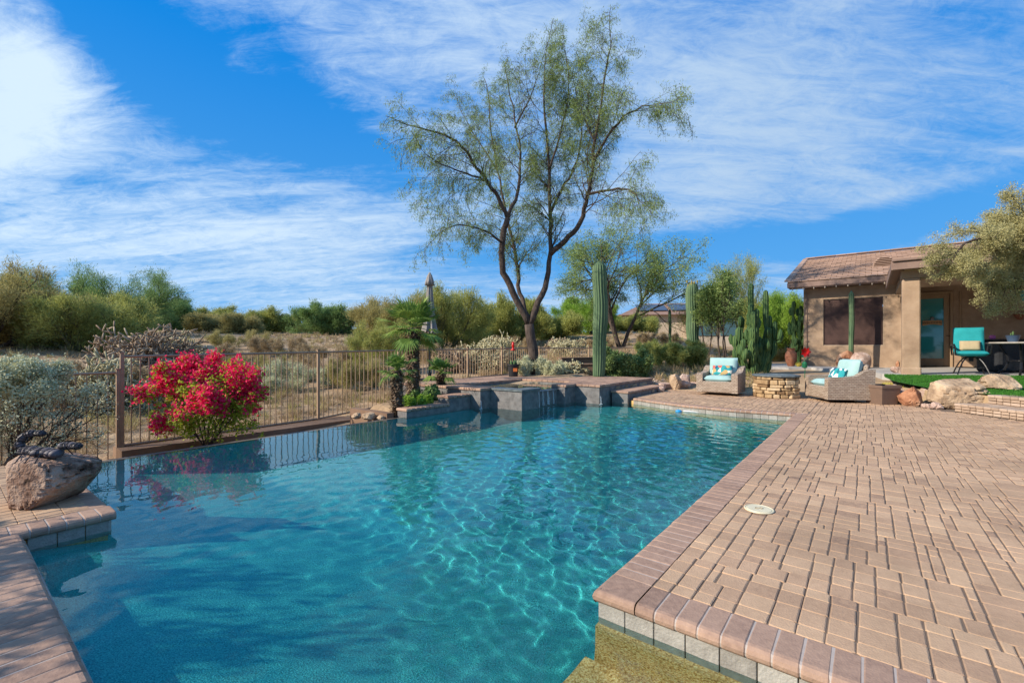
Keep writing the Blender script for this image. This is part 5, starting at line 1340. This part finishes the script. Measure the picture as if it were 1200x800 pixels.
saguaro(702.5, 12.4, 0.22, 3.20, 0.178, 'tall single saguaro column standing by the spa deck')
x_, y_ = at(811.5, 20); saguaro(811.5, 20, g1(x_, y_)-.05, 4.0-g1(x_, y_), 0.235, 'thick far saguaro column with a knobbly fruiting top', crown=True)
saguaro(997.5, 14.0, FZ, 2.37, 0.065, 'slender ribbed cactus in front of the dark window', ribs=7)
x_, y_ = at(206, 34); saguaro(206, 34, g1(x_, y_), zat(348, 34)-g1(x_, y_), 0.22, 'distant saguaro with one stubby arm on the left horizon', arms=((1.9,0,.35,.5,.14),))
x_, y_ = at(616, 30); saguaro(616.5, 30, g1(x_, y_), zat(349, 30)-g1(x_, y_), 0.2, 'distant saguaro tip behind the big forked trunk')
x_, y_ = at(786, 24); saguaro(785, 24, g1(x_, y_), zat(362, 24)-g1(x_, y_), 0.07, 'thin young saguaro before the distant house', ribs=8)
# dense cluster behind the fire pit
def cluster(px, D, z, n, hmax, spread, r0, seed, label, w):
    e = empty('column_cactus', (*at(px, D), z), label=label, cat='cactus'); rq = np.random.RandomState(seed)
    for k in range(n):
        mb = MB(); a_ = rq.uniform(0, 2*pi); rr = spread*sqrt(rq.rand()); bx_, by_ = rr*cos(a_), rr*sin(a_)*.6; h = hmax*rq.uniform(.45,.85)*(1-.25*abs(bx_)/spread)
        if k == 0: h = hmax; bx_ = -.12
        if k == 1: h = hmax*.93; bx_ = spread*.55
        z_ = 0; Q = [(bx_*.45, by_*.45, 0)]; R_ = [r0*.8]; nseg = rq.randint(2, 5); zz = h/nseg; cx, cy = bx_*.45, by_*.45
        for s_ in range(nseg):
            for u in (.12,.3,.55,.8,1.0):
                cz = z_+zz*u; f_ = min(1, cz/(h*.5)); Q.append((bx_*(.45+.55*f_)+rq.normal()*.008, by_*(.45+.55*f_), cz)); R_.append(r0*(.62 if u in (.12,1.0) else 1.0)*rq.uniform(.92,1.05))
            z_ += zz
        Q.insert(-1, tuple(np.array(Q[-1])*[1,1,1]-[0,0,.05])); R_.insert(-1, r0*.85); R_[-1] = r0*.3
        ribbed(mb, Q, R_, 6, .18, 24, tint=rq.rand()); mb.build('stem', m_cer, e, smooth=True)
        if rq.rand() < .75 and h > .8*1:
            for q in range(rq.randint(1, 4)):
                mb = MB(); hz = h*rq.uniform(.35,.85); a2 = rq.uniform(0, 2*pi); L2 = rq.uniform(.10,.17); f_ = min(1, hz/(h*.5)); ox, oy = bx_*(.45+.55*f_), by_*(.45+.55*f_)
                ribbed(mb, [(ox,oy,hz),(ox+cos(a2)*L2*.8,oy+sin(a2)*L2*.8,hz+.03),(ox+cos(a2)*L2,oy+sin(a2)*L2,hz+.16),(ox+cos(a2)*L2,oy+sin(a2)*L2,hz+.28)],[r0*.5,r0*.8,r0*.95,r0*.3],6,.18,18,tint=rq.rand()); mb.build('offset', m_cer, e, smooth=True)
    return e
cluster(884, 12.6, .22, 19, 2.62, .56, .062, 4, 'dense cluster of upright branching cactus behind the fire pit', 1.1)
x_, y_ = at(934, 16.4); cluster(934, 16.4, FZ-.05, 7, 2.35, .25, .06, 9, 'narrow clump of dark cactus beside the house corner', .6)

# --- fan palms with shaggy trunks
m_boot = material('palm_boots', [(0.07,0.045,0.030),(0.17,0.115,0.075),(0.30,0.22,0.15)], 0.95, 18, 8, 0.6, 60, tint=.7)
m_frond = leafm('palm_frond', [(0.08,0.16,0.03),(0.18,0.29,0.06),(0.34,0.42,0.10)], .3)
def palm(px, D, z, ht, r0, fr, n, seed, label):
    e = empty('fan_palm', (*at(px, D), z), label=label, cat='palm', group='fan palms beside the spa'); rq = np.random.RandomState(seed); mb = MB()
    mb.tube([(0,0,-.1),(0.01,0,ht*.5),(0,0,ht)], [r0*.75, r0*.8, r0*.6], 10, tint=.3)
    N_ = int(220*ht*r0/.15)+80
    C, A, B = [], [], []
    for k in range(N_*3):
        a_ = k*2.399; zz = ht*(k/(N_*3.0)); rr = r0*rq.uniform(.65,.95); o_d = np.array([cos(a_), sin(a_), 0]); up_ = np.array([0,0,1.]); dn = rq.uniform(-.6,.7)
        C.append(o_d*(rr+.02)+up_*zz); A.append(unit(o_d*.7+up_*dn)*rq.uniform(.03,.06)); B.append(unit(np.cross(o_d, up_))*rq.uniform(.012,.028))
    mb.quads(C, A, B, rq.rand(len(C))); mb.build('trunk', m_boot, e)
    for k in range(n):
        fm = MB(); a_ = k*2.399 + rq.uniform(-.3,.3); el = np.interp(k/n, [0,.5,1], [1.2,.55,-.75])+rq.uniform(-.12,.12); L_ = fr*rq.uniform(.8,1.1)
        d = np.array([cos(a_)*cos(el), sin(a_)*cos(el), sin(el)]); st_ = np.array([0,0,ht]); hub = st_ + d*L_*.42 + np.array([0,0,-.02])
        fm.tube([st_, st_+d*L_*.2+np.array([0,0,.01]), hub], [.012,.009,.006], 4, tint=.9)
        side = unit(np.cross(d, [0,0,1.0])); nrm = np.cross(side, d); tn = rq.uniform(.2,.9)
        for q in range(19):
            th = -1.25 + 2.5*q/18; dd = unit(d*cos(th)+side*sin(th)); LL = L_*.58*(1-.18*abs(th)); tip = hub + dd*LL + np.array([0,0,-.10*LL*(1 if el > 0 else 2)]) + nrm*.03*rq.normal(); mid = hub + dd*LL*.5 + nrm*.015
            wv = unit(np.cross(dd, nrm))*LL*.05
            b = fm.n; fm.add([hub, mid-wv, tip, mid+wv, mid+nrm*.008], [(0,1,4),(1,2,4),(2,3,4),(3,0,4)], np.clip(tn+rq.uniform(-.2,.2),0,1))
        fm.build('frond', m_frond, e)
palm(484, 8.9, -0.05, 1.50, 0.145, 0.78, 30, 1, 'largest shaggy trunked fan palm at the pool corner')
palm(465, 8.0, -0.12, 0.78, 0.11, 0.42, 18, 2, 'shorter fan palm leaning over the water at the left')
palm(517, 9.7, 0.18, 0.36, 0.09, 0.44, 15, 3, 'smallest fan palm beside the stepped spa wall')

# --- bougainvillea
def bougainvillea():
    x, y = at(243, 6.67); z = -.58; pl = Plant(8); r = pl.r
    P = dict(levels=3, n=[6,6,5], t0=[.15,.2,.15], ratio=[.6,.5,.5], spread=[.7,.8,.8], up=[.02,.02,0,-.03], wig=[.15,.25,.3,.3], rr=.5, rtip=.0025, tap=.4, seg=5)
    for k in range(13):
        a_ = 2*pi*k/13; ln = r.uniform(.15,1.15); pl.branch((cos(a_)*.05, sin(a_)*.05, .18), (cos(a_)*ln, sin(a_)*ln, 1), 1.05, .014, 0, P)
    pl.w.tube([(0,0,-.1),(0,0,.25)],[.07,.06],8)
    S = np.array([1,1,1.0]); pos = np.array([t[0] for t in pl.tips]); S = np.array([.76/np.percentile(np.abs(pos[:,0]),98.5), .70/np.percentile(np.abs(pos[:,1]),98.5), 1.44/np.percentile(pos[:,2],99)])
    for v in pl.w.V: v *= S
    pl.tips = [(p*S, unit(d*S)) for p, d in pl.tips]
    e = empty('bougainvillea', (x, y, z), label='red flowering bougainvillea bush mirrored in the pool', cat='flowering bush'); pl.w.build('stems', m_barkd, e, smooth=True)
    allt = pl.tips; pos = np.array([t[0] for t in allt]); q = r.rand(len(allt)); nz = fbm(pos[:,0]*3.5, pos[:,1]*3.5, pos[:,2]*3.5, 2)
    pl.tips = [t for t, v in zip(allt, q) if v < .40]; lm = MB(); pl.leaves(lm, 2, .024, .6, .035, .3); lm.build('leaves', m_bushb, e)
    out = np.sqrt((pos[:,0]/.9)**2 + (pos[:,1]/.75)**2 + ((pos[:,2]-.55)/.85)**2)
    pl.tips = [t for t, zz, o_, v, w_ in zip(allt, pos[:,2], out, nz, q) if o_ > .72 and (v*1.0 + .42*(zz-1.00) + .30*(w_-.5)) > .0]
    lm = MB(); pl.leaves(lm, 4, .021, .75, .040, .2); lm.build('blossoms', m_boug, e)
m_boug = leafm('magenta_bract', [(0.60,0.006,0.06),(0.88,0.02,0.12),(0.95,0.10,0.26)], .35); m_bushb = leafm('yellow_green_leaf', [(0.16,0.24,0.02),(0.38,0.46,0.04),(0.62,0.62,0.08)])
bougainvillea()

# --- grey sage shrub with a flat top, left foreground
def sage():
    x, y = at(-14, 5.15); z = -.62; pl = Plant(14); r = pl.r
    P = dict(levels=3, n=[7,6,6], t0=[.25,.2,.15], ratio=[.55,.5,.45], spread=[.7,.75,.8], up=[.0,.05,.08,.06], wig=[.12,.2,.25,.3], rr=.5, rtip=.0025, tap=.4, seg=5)
    for k in range(12):
        a_ = 2*pi*k/12; ln = r.uniform(.3,1.2); pl.branch((cos(a_)*.08, sin(a_)*.08, 0), (cos(a_)*ln, sin(a_)*ln, 1), 1.15, .030, 0, P)
    pos = np.array([t[0] for t in pl.tips]); S = np.array([1.05/np.percentile(np.abs(pos[:,0]),98.5), .85/np.percentile(np.abs(pos[:,1]),98.5), 1.50/np.percentile(pos[:,2],97)])
    for v in pl.w.V: v *= S; v[:,2] = np.minimum(v[:,2], 1.47)
    pl.tips = [(np.array([p[0]*S[0], p[1]*S[1], min(p[2]*S[2], 1.42+.08*r.rand())]), d) for p, d in pl.tips]
    e = empty('sage_shrub', (x, y, z), label='grey green sage shrub with a clipped flat top', cat='shrub'); pl.w.build('stems', m_barkd, e, smooth=True)
    allt = pl.tips; top = [t for t in allt if t[0][2] > 1.12+.18*r.rand()]; low = [t for t in allt if t[0][2] <= 1.2 and r.rand() < .13]
    lm = MB(); pl.tips = top; pl.leaves(lm, 22, .0125, .65, .045, .2); pl.tips = low; pl.leaves(lm, 8, .011, .6, .04, .2); lm.build('leaves', m_sage, e)
sage()

# --- chollas: jointed tan stems
m_cholla = material('cholla', [(0.20,0.135,0.09),(0.38,0.28,0.19),(0.56,0.45,0.32)], 0.95, 30, 5, 0.9, 90, tint=.6, bdist=.02)
m_chollay = material('cholla_pale', [(0.30,0.27,0.15),(0.48,0.43,0.25),(0.62,0.57,0.38)], 0.95, 30, 5, 0.9, 90, tint=.6, bdist=.02)
def cholla(px, D, h, w, seed, mt, label, rad=.017, n0=10, group='cholla cacti beyond the fence', z=None, fill=3):
    x, y = at(px, D); z = g1(x, y)-.05 if z is None else z; r = np.random.RandomState(seed); mb = MB(); segs = []
    def go(p, d, lvl, L_):
        q = p + d*L_; segs.append((p, q, lvl)); 
        if lvl >= 6: return
        for k in range(r.choice([1,2,2,3]) if lvl > 0 else fill): 
            nd = unit(d*.7 + rvec(r)*.95 + np.array([0,0,.10])); go(q, nd, lvl+1, L_*r.uniform(.7,1.0))
    for k in range(n0):
        a_ = 2*pi*k/n0; go(np.array([0,0,0.]), unit(np.array([cos(a_)*.9, sin(a_)*.9, r.uniform(.4,1.4)])), 0, .3)
    P_ = np.array([s_[1] for s_ in segs]); S = np.array([(w/2)/np.percentile(np.abs(P_[:,0]),98), (w/2)/np.percentile(np.abs(P_[:,1]),98), h/np.percentile(P_[:,2],99)])
    for p, q, l in segs:
        p, q = p*S, q*S; p[2] = max(p[2], 0.0); q[2] = max(q[2], .02); mb.tube([p, (p+q)/2, q], [rad*.7, rad, rad*.75], 5, tint=r.rand())
    mb.build('cholla_cactus', mt, loc=(x, y, z), smooth=True, label=label, cat='cactus', group=group)
cholla(172, 12.0, 1.5, 2.4, 1, m_cholla, 'large grey tan cholla tangle behind the fence post', n0=14, rad=.02)
cholla(138, 9.2, 1.1, 1.3, 2, m_chollay, 'pale yellow cholla left of the fence post', n0=9)
cholla(207, 13, 1.35, 1.5, 3, m_chollay, 'pale cholla skeleton above the bougainvillea', n0=7)
cholla(565, 15.0, .9, 1.8, 4, m_chollay, 'pale yellow cholla behind the far fence, left of the pot', n0=10)
cholla(588, 16.0, 1.0, 1.6, 5, m_chollay, 'pale yellow cholla directly behind the black pot', n0=10)
cholla(530, 14.5, .75, 1.2, 6, m_cholla, 'small tan cholla beside the smallest palm', n0=8)
cholla(672, 13.0, .42, .8, 7, m_chollay, 'low white cholla in front of the brown planter wall', n0=8, z=.24, rad=.02)
cholla(665, 19, .8, 1.6, 8, m_chollay, 'cream cholla beyond the far fence', n0=9)
cholla(655, 21, .7, 1.4, 9, m_cholla, 'grey cholla right of the big trunk', n0=9)

# --- garden bushes
shrub_tree('leafy_bush', 733, 13.4, .80, 1.45, 70, m_bush, 'rounded leafy green bush right of the tall saguaro', 'bush', stems=9, per=7, size=.032, asp=.6, spread=.05, n=(6,6,5), t0=(.1,.1,.1), lean=1.2, rtrunk=.014)
shrub_tree('wispy_bush', 784, 15.6, .90, 2.2, 71, m_pv, 'wispy olive bush between the leafy bush and far saguaro', 'bush', stems=12, per=6, size=.06, asp=.09, spread=.05, n=(6,5,5), t0=(.1,.1,.1), lean=1.2, rtrunk=.012, align=.85)
shrub_tree('leafy_bush', 497, 9.0, .26, .55, 72, m_pvg, 'low dark green bush at the foot of the palms', 'bush', stems=8, per=7, size=.022, asp=.6, spread=.03, n=(5,5,4), t0=(.1,.1,.1), lean=1.3, rtrunk=.008, z=-.02)
shrub_tree('leafy_bush', 488, 8.5, .16, .45, 73, m_bright, 'bright green ground bush between palm and pool wall', 'bush', stems=8, per=6, size=.02, asp=.6, spread=.03, n=(5,5,4), t0=(.1,.1,.1), lean=1.4, rtrunk=.006, z=-.05)
shrub_tree('grey_bush', 622, 12.9, .55, .75, 74, m_sage, 'grey green bush at the foot of the big trunk', 'bush', stems=8, per=5, size=.03, asp=.2, spread=.04, n=(5,5,4), t0=(.1,.1,.1), lean=.8, rtrunk=.01, align=.8, z=.22)
shrub_tree('grey_bush', 650, 12.8, .42, .65, 75, m_sage, 'low grey bush between the trunk and planter wall', 'bush', stems=8, per=5, size=.03, asp=.2, spread=.04, n=(5,5,4), t0=(.1,.1,.1), lean=.8, rtrunk=.01, align=.8, z=.22)

# cream tree reaching in from the right over the porch
def cream_tree():
    x, y = at(1262, 8.6); z = .25; pl = Plant(33); r = pl.r
    P = dict(levels=3, n=[0,6,6], t0=[.2,.15,.1], ratio=[.5,.5,.5], spread=[.7,.7,.7], up=[0,.0,-.02,-.06], wig=[.1,.2,.25,.3], rr=.5, rtip=.003, tap=.4, seg=5)
    limbs = [[(1262,480,0),(1262,430,0),(1255,380,0),(1240,330,0)],[(1240,330,0),(1215,300,-.2),(1180,290,-.3),(1140,300,-.4)],[(1240,330,0),(1225,285,0),(1200,272,.1),(1175,275,.2)],
             [(1240,330,0),(1238,275,-.3),(1218,258,-.5),(1205,256,-.5)],[(1240,330,0),(1205,330,.1),(1180,325,.2),(1165,335,.2)],[(1240,330,0),(1265,290,.3),(1290,270,.4)],[(1215,300,-.2),(1175,270,-.5),(1130,285,-.6),(1118,300,-.6)]]
    for i, l in enumerate(limbs):
        Q = [np.array([(px-600)/F*(8.6+dy)-x, dy, zat(py, 8.6+dy)-z]) for px, py, dy in l]; ra = .09 if i == 0 else .035; rad = np.linspace(ra, ra*.4 if i else .07, len(Q)); pl.w.tube(Q, rad, 7)
        if i == 0: continue
        for q in range(13): t = r.uniform(.2,1)*(len(Q)-1); k = min(int(t), len(Q)-2); p = Q[k]+(Q[k+1]-Q[k])*(t-k); pl.branch(p, unit(unit(Q[k+1]-Q[k])+rvec(r)*.9), r.uniform(.35,.62), .008, 1, P)
    for q in range(7): pl.branch(Q_drop(q, x, z), (r.uniform(-.2,.2), 0, -1), .5, .006, 2, P)
    e, lm = finish(pl, 'cream_tree', (x, y, z), 'pale cream leaved tree reaching over the porch from the right', 'tree', m_barkd, m_cream); pl.leaves(lm, 11, .0125, .5, .045, .3); lm.build('crown', m_cream, e)
def Q_drop(q, x, z): px = 1158+q*5; return np.array([(px-600)/F*8.6-x, 0, zat(332, 8.6)-z])
cream_tree()
# hanging terracotta wall pot, and a turquoise pot hanging at the picture edge
mb = MB(); mb.lathe([(0,-.02),(.05,0),(.11,.10),(.13,.15),(.12,.16),(.0,.13)],k=18); v_ = HL(5.3,1.56,1.46)
smooth_by_angle(mb.build('wall_pot', m_term, loc=v_, label='terracotta pot fixed to the porch wall under the cream leaves', cat='plant pot'))
mb = MB(); mb.lathe([(0,0),(.08,.0),(.12,.12),(.12,.22),(.0,.2)],k=18); x_, y_ = at(1204, 10.2); smooth_by_angle(mb.build('hanging_pot', m_aqua_d, loc=(x_, y_, zat(352,10.2)), label='turquoise pot hanging at the right picture edge', cat='plant pot'))
# small yellow cacti and rosettes in the rock border
for i, (px, D, z, r_) in enumerate(((1054,9.2,.14,.11),(1040,9.3,.16,.14),(936,14.9,FZ,.10))):
    mb = MB(); rq = np.random.RandomState(i); C = []; A = []; B = []
    mb.blob((0,0,r_*.6),(r_*.8,r_*.8,r_*.7),i,.05,1,16,10,tint=.6)
    for k in range(500): d = rvec(rq); d[2] = abs(d[2]); C.append(d*r_*.95*np.array([1,1,.9])+np.array([0,0,r_*.5])); A.append(d*.02+rvec(rq)*.012); B.append(rvec(rq)*.003)
    mb.quads(C, A, B, rq.rand(500)); mb.build('barrel_cactus', material('golden_spines', [(0.30,0.24,0.04),(0.60,0.50,0.10)],.8,20,4,.3,tint=.5), loc=(*at(px,D), z), label=['golden barrel cactus in the rock border right of the planter','golden barrel cactus directly behind the square planter','small golden cactus beside the terracotta urn'][i], cat='cactus')

# --- distant houses and hills
m_far_wall = material('far_stucco', [(0.42,0.34,0.25),(0.52,0.43,0.33)], .95, 1, 5, .1); m_far_roof = material('far_roof', [(0.20,0.12,0.085),(0.32,0.20,0.15)], .9, 2, 6, .3); m_solar = plain('solar_panel', (0.015,0.03,0.07), .2)
m_fwin = plain('far_window', (0.07,0.14,0.16), .15)
def far_house(px, D, z, w, d, h, rh, rz, label, wins, solar=False):
    e = empty('distant_house', (*at(px, D), z), rz, label=label, cat='house'); mb = MB(); mb.box((0,0,h/2-1),(w,d,h+2)); mb.box((w*.22,-d/2-1.2,h/2-1),(w*.42,2.4,h+2)); mb.build('wall', m_far_wall, e)
    mb = MB(); o = .6; X, Y = w/2+o, d/2+o
    mb.add([(-X,-Y,h),(X,-Y,h),(X,Y,h),(-X,Y,h),(-X*.55,0,h+rh),(X*.55,0,h+rh)], [(0,1,5,4),(1,2,5),(2,3,4,5),(3,0,4),(3,2,1,0)])
    gx = w*.22; gw = w*.25
    mb.add([(gx-gw,-d/2-3,h-.1),(gx+gw,-d/2-3,h-.1),(gx,-d/2-3,h+rh*.62),(gx-gw,0,h-.1),(gx+gw,0,h-.1),(gx,0,h+rh*.62)], [(0,1,2),(0,2,5,3),(1,4,5,2)])
    mb.build('roof', m_far_roof, e)
    for (wx, wz, ww, wh, dy) in wins: mb = MB(); mb.box((wx,-d/2-dy-.03,wz),(ww,.08,wh)); mb.build('window', m_fwin, e)
    if solar:
        for k in (-1, 1): mb = MB(); mb.box((-w*.12+k*1.6,-d*.27,h+rh*.52+.12),(2.8,2.6,.06),rx=atan(rh/(d/2+.6))); mb.build('solar_panel', m_solar, e)
far_house(793, 48, zat(402, 48), 11.5, 8, 2.7, 1.5, radians(-8), 'distant stucco house with solar panels on its brown roof', [(-3.5,1.4,1.6,1.5,0),(1.3,1.4,1.5,1.6,2.4),(3.2,1.4,1.5,1.6,2.4)], True)
far_house(745, 56, zat(402, 56), 6, 7, 2.4, 1.2, radians(-15), 'smaller distant tan house left of the solar panelled one', [(-1,1.2,1.2,1.2,0),(1.4,1.3,.9,1.2,2.4)])
x_, y_ = at(908, 34); far_house(908, 34, zat(412, 34), 2.2, 3, 1.0, 1.5, radians(5), 'small grey roofed outbuilding left of the house corner', [(0,.6,.5,.5,0)])
far_house(190, 60, zat(405, 60), 4, 6, 3.2, 1.6, radians(10), 'distant house hidden by green mounds near the left saguaro', [(0,1.6,1,1,0)])
mb = MB(); mb.prism([at(905,30), at(930,30), at(930,30.2), at(905,30.2)], 0, zat(402,30)); mb.build('garden_wall', m_far_wall, label='pale garden wall far behind the clustered cactus', cat='wall')
# hills
m_hill = material('hill_scrub', [(0.14,0.12,0.08),(0.24,0.19,0.13),(0.32,0.25,0.18)], .95, .05, 10, .5, .3)
def hill(px0, px1, D, top, seed, name='hills'):
    mb = MB(); n = 60; m_ = 14; V = []
    for j in range(m_):
        for i in range(n):
            px = px0+(px1-px0)*i/(n-1); u = i/(n-1); v = j/(m_-1); dd = D*(1+.35*v); h_ = sin(pi*u)**.8*sin(pi*(0.5*v+.0))**1.0; 
            x, y = at(px, dd); V.append((x, y, -2+(zat(top, D)+2)*h_*(1+.25*float(fbm(u*6+seed, v*4, 0)))))
    mb.add(V, [(j*n+i, j*n+i+1, (j+1)*n+i+1, (j+1)*n+i) for j in range(m_-1) for i in range(n-1)]); mb.build(name, m_hill, smooth=True, kind='structure')
hill(520, 660, 260, 372, 1); hill(820, 1100, 300, 352, 2); hill(640, 860, 420, 372, 3); hill(60, 330, 400, 378, 5)

# --- dry grass, tufts and scrub on the desert floor: uncountable ground cover
def scatter():
    r = np.random.RandomState(77); mb = MB(); mg = MB()
    def ok(x, y):
        a, b = AB(x, y); u = 600 + F*x/np.maximum(y, .1)
        return (a < -8.75) | ((b > 12.2) & (a < 1.5))
    n = 8000; th = r.uniform(-radians(50), radians(38), n); rad = np.sqrt(r.uniform(7.0**2, 34**2, n)); rad = np.where(r.rand(n) < .5, 7.5+(rad-7)*.5, rad)
    x = rad*np.sin(th); y = rad*np.cos(th); k = ok(x, y) & (fbm(x*.35, y*.35, 9.0, 3) > -.10); x, y = x[k], y[k]
    u_ = x/y; slab = (u_ > .56) & (y < 32); x, y = x[~slab], y[~slab]; z = gz(x, y); n = len(x)
    kind = r.rand(n)
    for i in range(n):
        s_ = r.uniform(.10,.30)*(1.3 if kind[i] < .12 else 1); m = 46 if y[i] < 16 else 24
        a_ = r.uniform(0, 2*pi, m); el = r.uniform(.15,1.5,m); L_ = s_*r.uniform(.5,1.2,m); d = np.stack([np.cos(a_)*np.cos(el), np.sin(a_)*np.cos(el), np.sin(el)], 1)
        c = np.array([x[i], y[i], z[i]-.02]) + d*L_[:,None]*.5 + r.normal(size=(m,3))*np.array([.3,.3,.0])*s_*.5; wv = np.cross(d, r.normal(size=(m,3))); wv /= np.linalg.norm(wv, axis=1, keepdims=True); wd = .0035*max(1, y[i]/9)
        (mg if kind[i] < .22 else mb).quads(c, d*L_[:,None]*.5, wv*wd, np.clip(r.rand(m)*.6+.3*r.rand(), 0, 1))
    mb.build('dry_grass', m_dry, kind='stuff', label='dry straw coloured desert grass and weeds beyond the fence', cat='grass')
    mg.build('desert_scrub', m_olive, kind='stuff', label='low olive scrub scattered over the desert floor', cat='scrub')
    # pebbles on the gravel yard
    pb = MB(); n = 2600; px = r.uniform(735, 900, n); D = r.uniform(11.6, 19, n); x = (px-600)/F*D
    Z_ = gz(x, D)
    for i in range(n):
        zz = Z_[i]; s_ = r.uniform(.012,.035); V = np.array([(1,0,0),(0,1,0),(-1,0,0),(0,-1,0),(0,0,.8)])*s_*r.uniform(.6,1.2,3) + (x[i], D[i], zz)
        pb.add(V, [(0,1,4),(1,2,4),(2,3,4),(3,0,4)], r.rand())
    pb.build('gravel', m_rock_p, kind='stuff', label='loose tan gravel behind the flagstone ledge', cat='gravel')
scatter()
# mid-size dry bushes beyond the fence
DRY = ['straw coloured bush seen through the fence right of its tall post','straw bush behind the right side of the bougainvillea','olive bush through the pickets right of the bougainvillea','grey sage bush behind the second fence post','straw bush right of the second fence post','olive bush through the pickets left of the palms','tall yellow green broom bush standing just left of the palms','far straw bush above the fence rail near the second post','far olive bush above the bougainvillea','far straw bush left of the palms above the fence rail','straw bush between the sage shrub and pale cholla','straw bush behind the flat topped sage shrub','straw bush behind the middle of the bougainvillea','straw bush right of the closed umbrella pole','low straw bush behind the tall saguaro','straw bush below the distant solar panelled house','straw bush behind the far fence left of the big trunk','small straw bush behind the first wicker armchair','olive bush between cactus cluster and terracotta urn']
# shade tree standing outside the picture at the left; its shadow dapples the near coping
shrub_tree('shade_tree', 0, 0.75, 2.15, 2.7, 222, m_mesq, 'small leafy tree beyond the left picture edge shading the near coping', 'tree', stems=4, per=6, size=.05, asp=.3, spread=.12, n=(6,6,5), t0=(.25,.2,.1), rtrunk=.05, z=-.3, at_xy=(-5.6,0.3))
for i, (px, D, h, w, mt) in enumerate(((190,10.5,.7,1.3,m_dry),(245,11.5,.8,1.7,m_dry),(300,14,.7,1.8,m_olive),(350,12.5,.75,2.0,m_sage),(395,15,.8,2.2,m_dry),(415,12.5,.7,1.5,m_olive),(440,14,1.7,1.6,m_pv),(330,18,.7,2.2,m_dry),(280,20,.8,2.4,m_olive),(440,20,.8,2.0,m_dry),(90,9.5,.8,1.6,m_dry),(40,9.0,.9,1.6,m_dry),(230,16,.8,2.,m_dry),(520,17,.6,1.8,m_dry),(700,24,.5,1.6,m_dry),(770,26,.7,2.2,m_dry),(600,20,.7,2,m_dry),(845,17,.35,1.2,m_dry),(900,20,.5,1.4,m_olive))):
    shrub_tree('dry_bush', px, D, h, w, 120+i, mt, DRY[i], 'bush', stems=10, per=5, size=.045, asp=.08, spread=.05, n=(5,5,4), t0=(.1,.1,.1), lean=1.3, rtrunk=.008, align=.8, bark=m_dry, group='dry bushes on the desert floor')
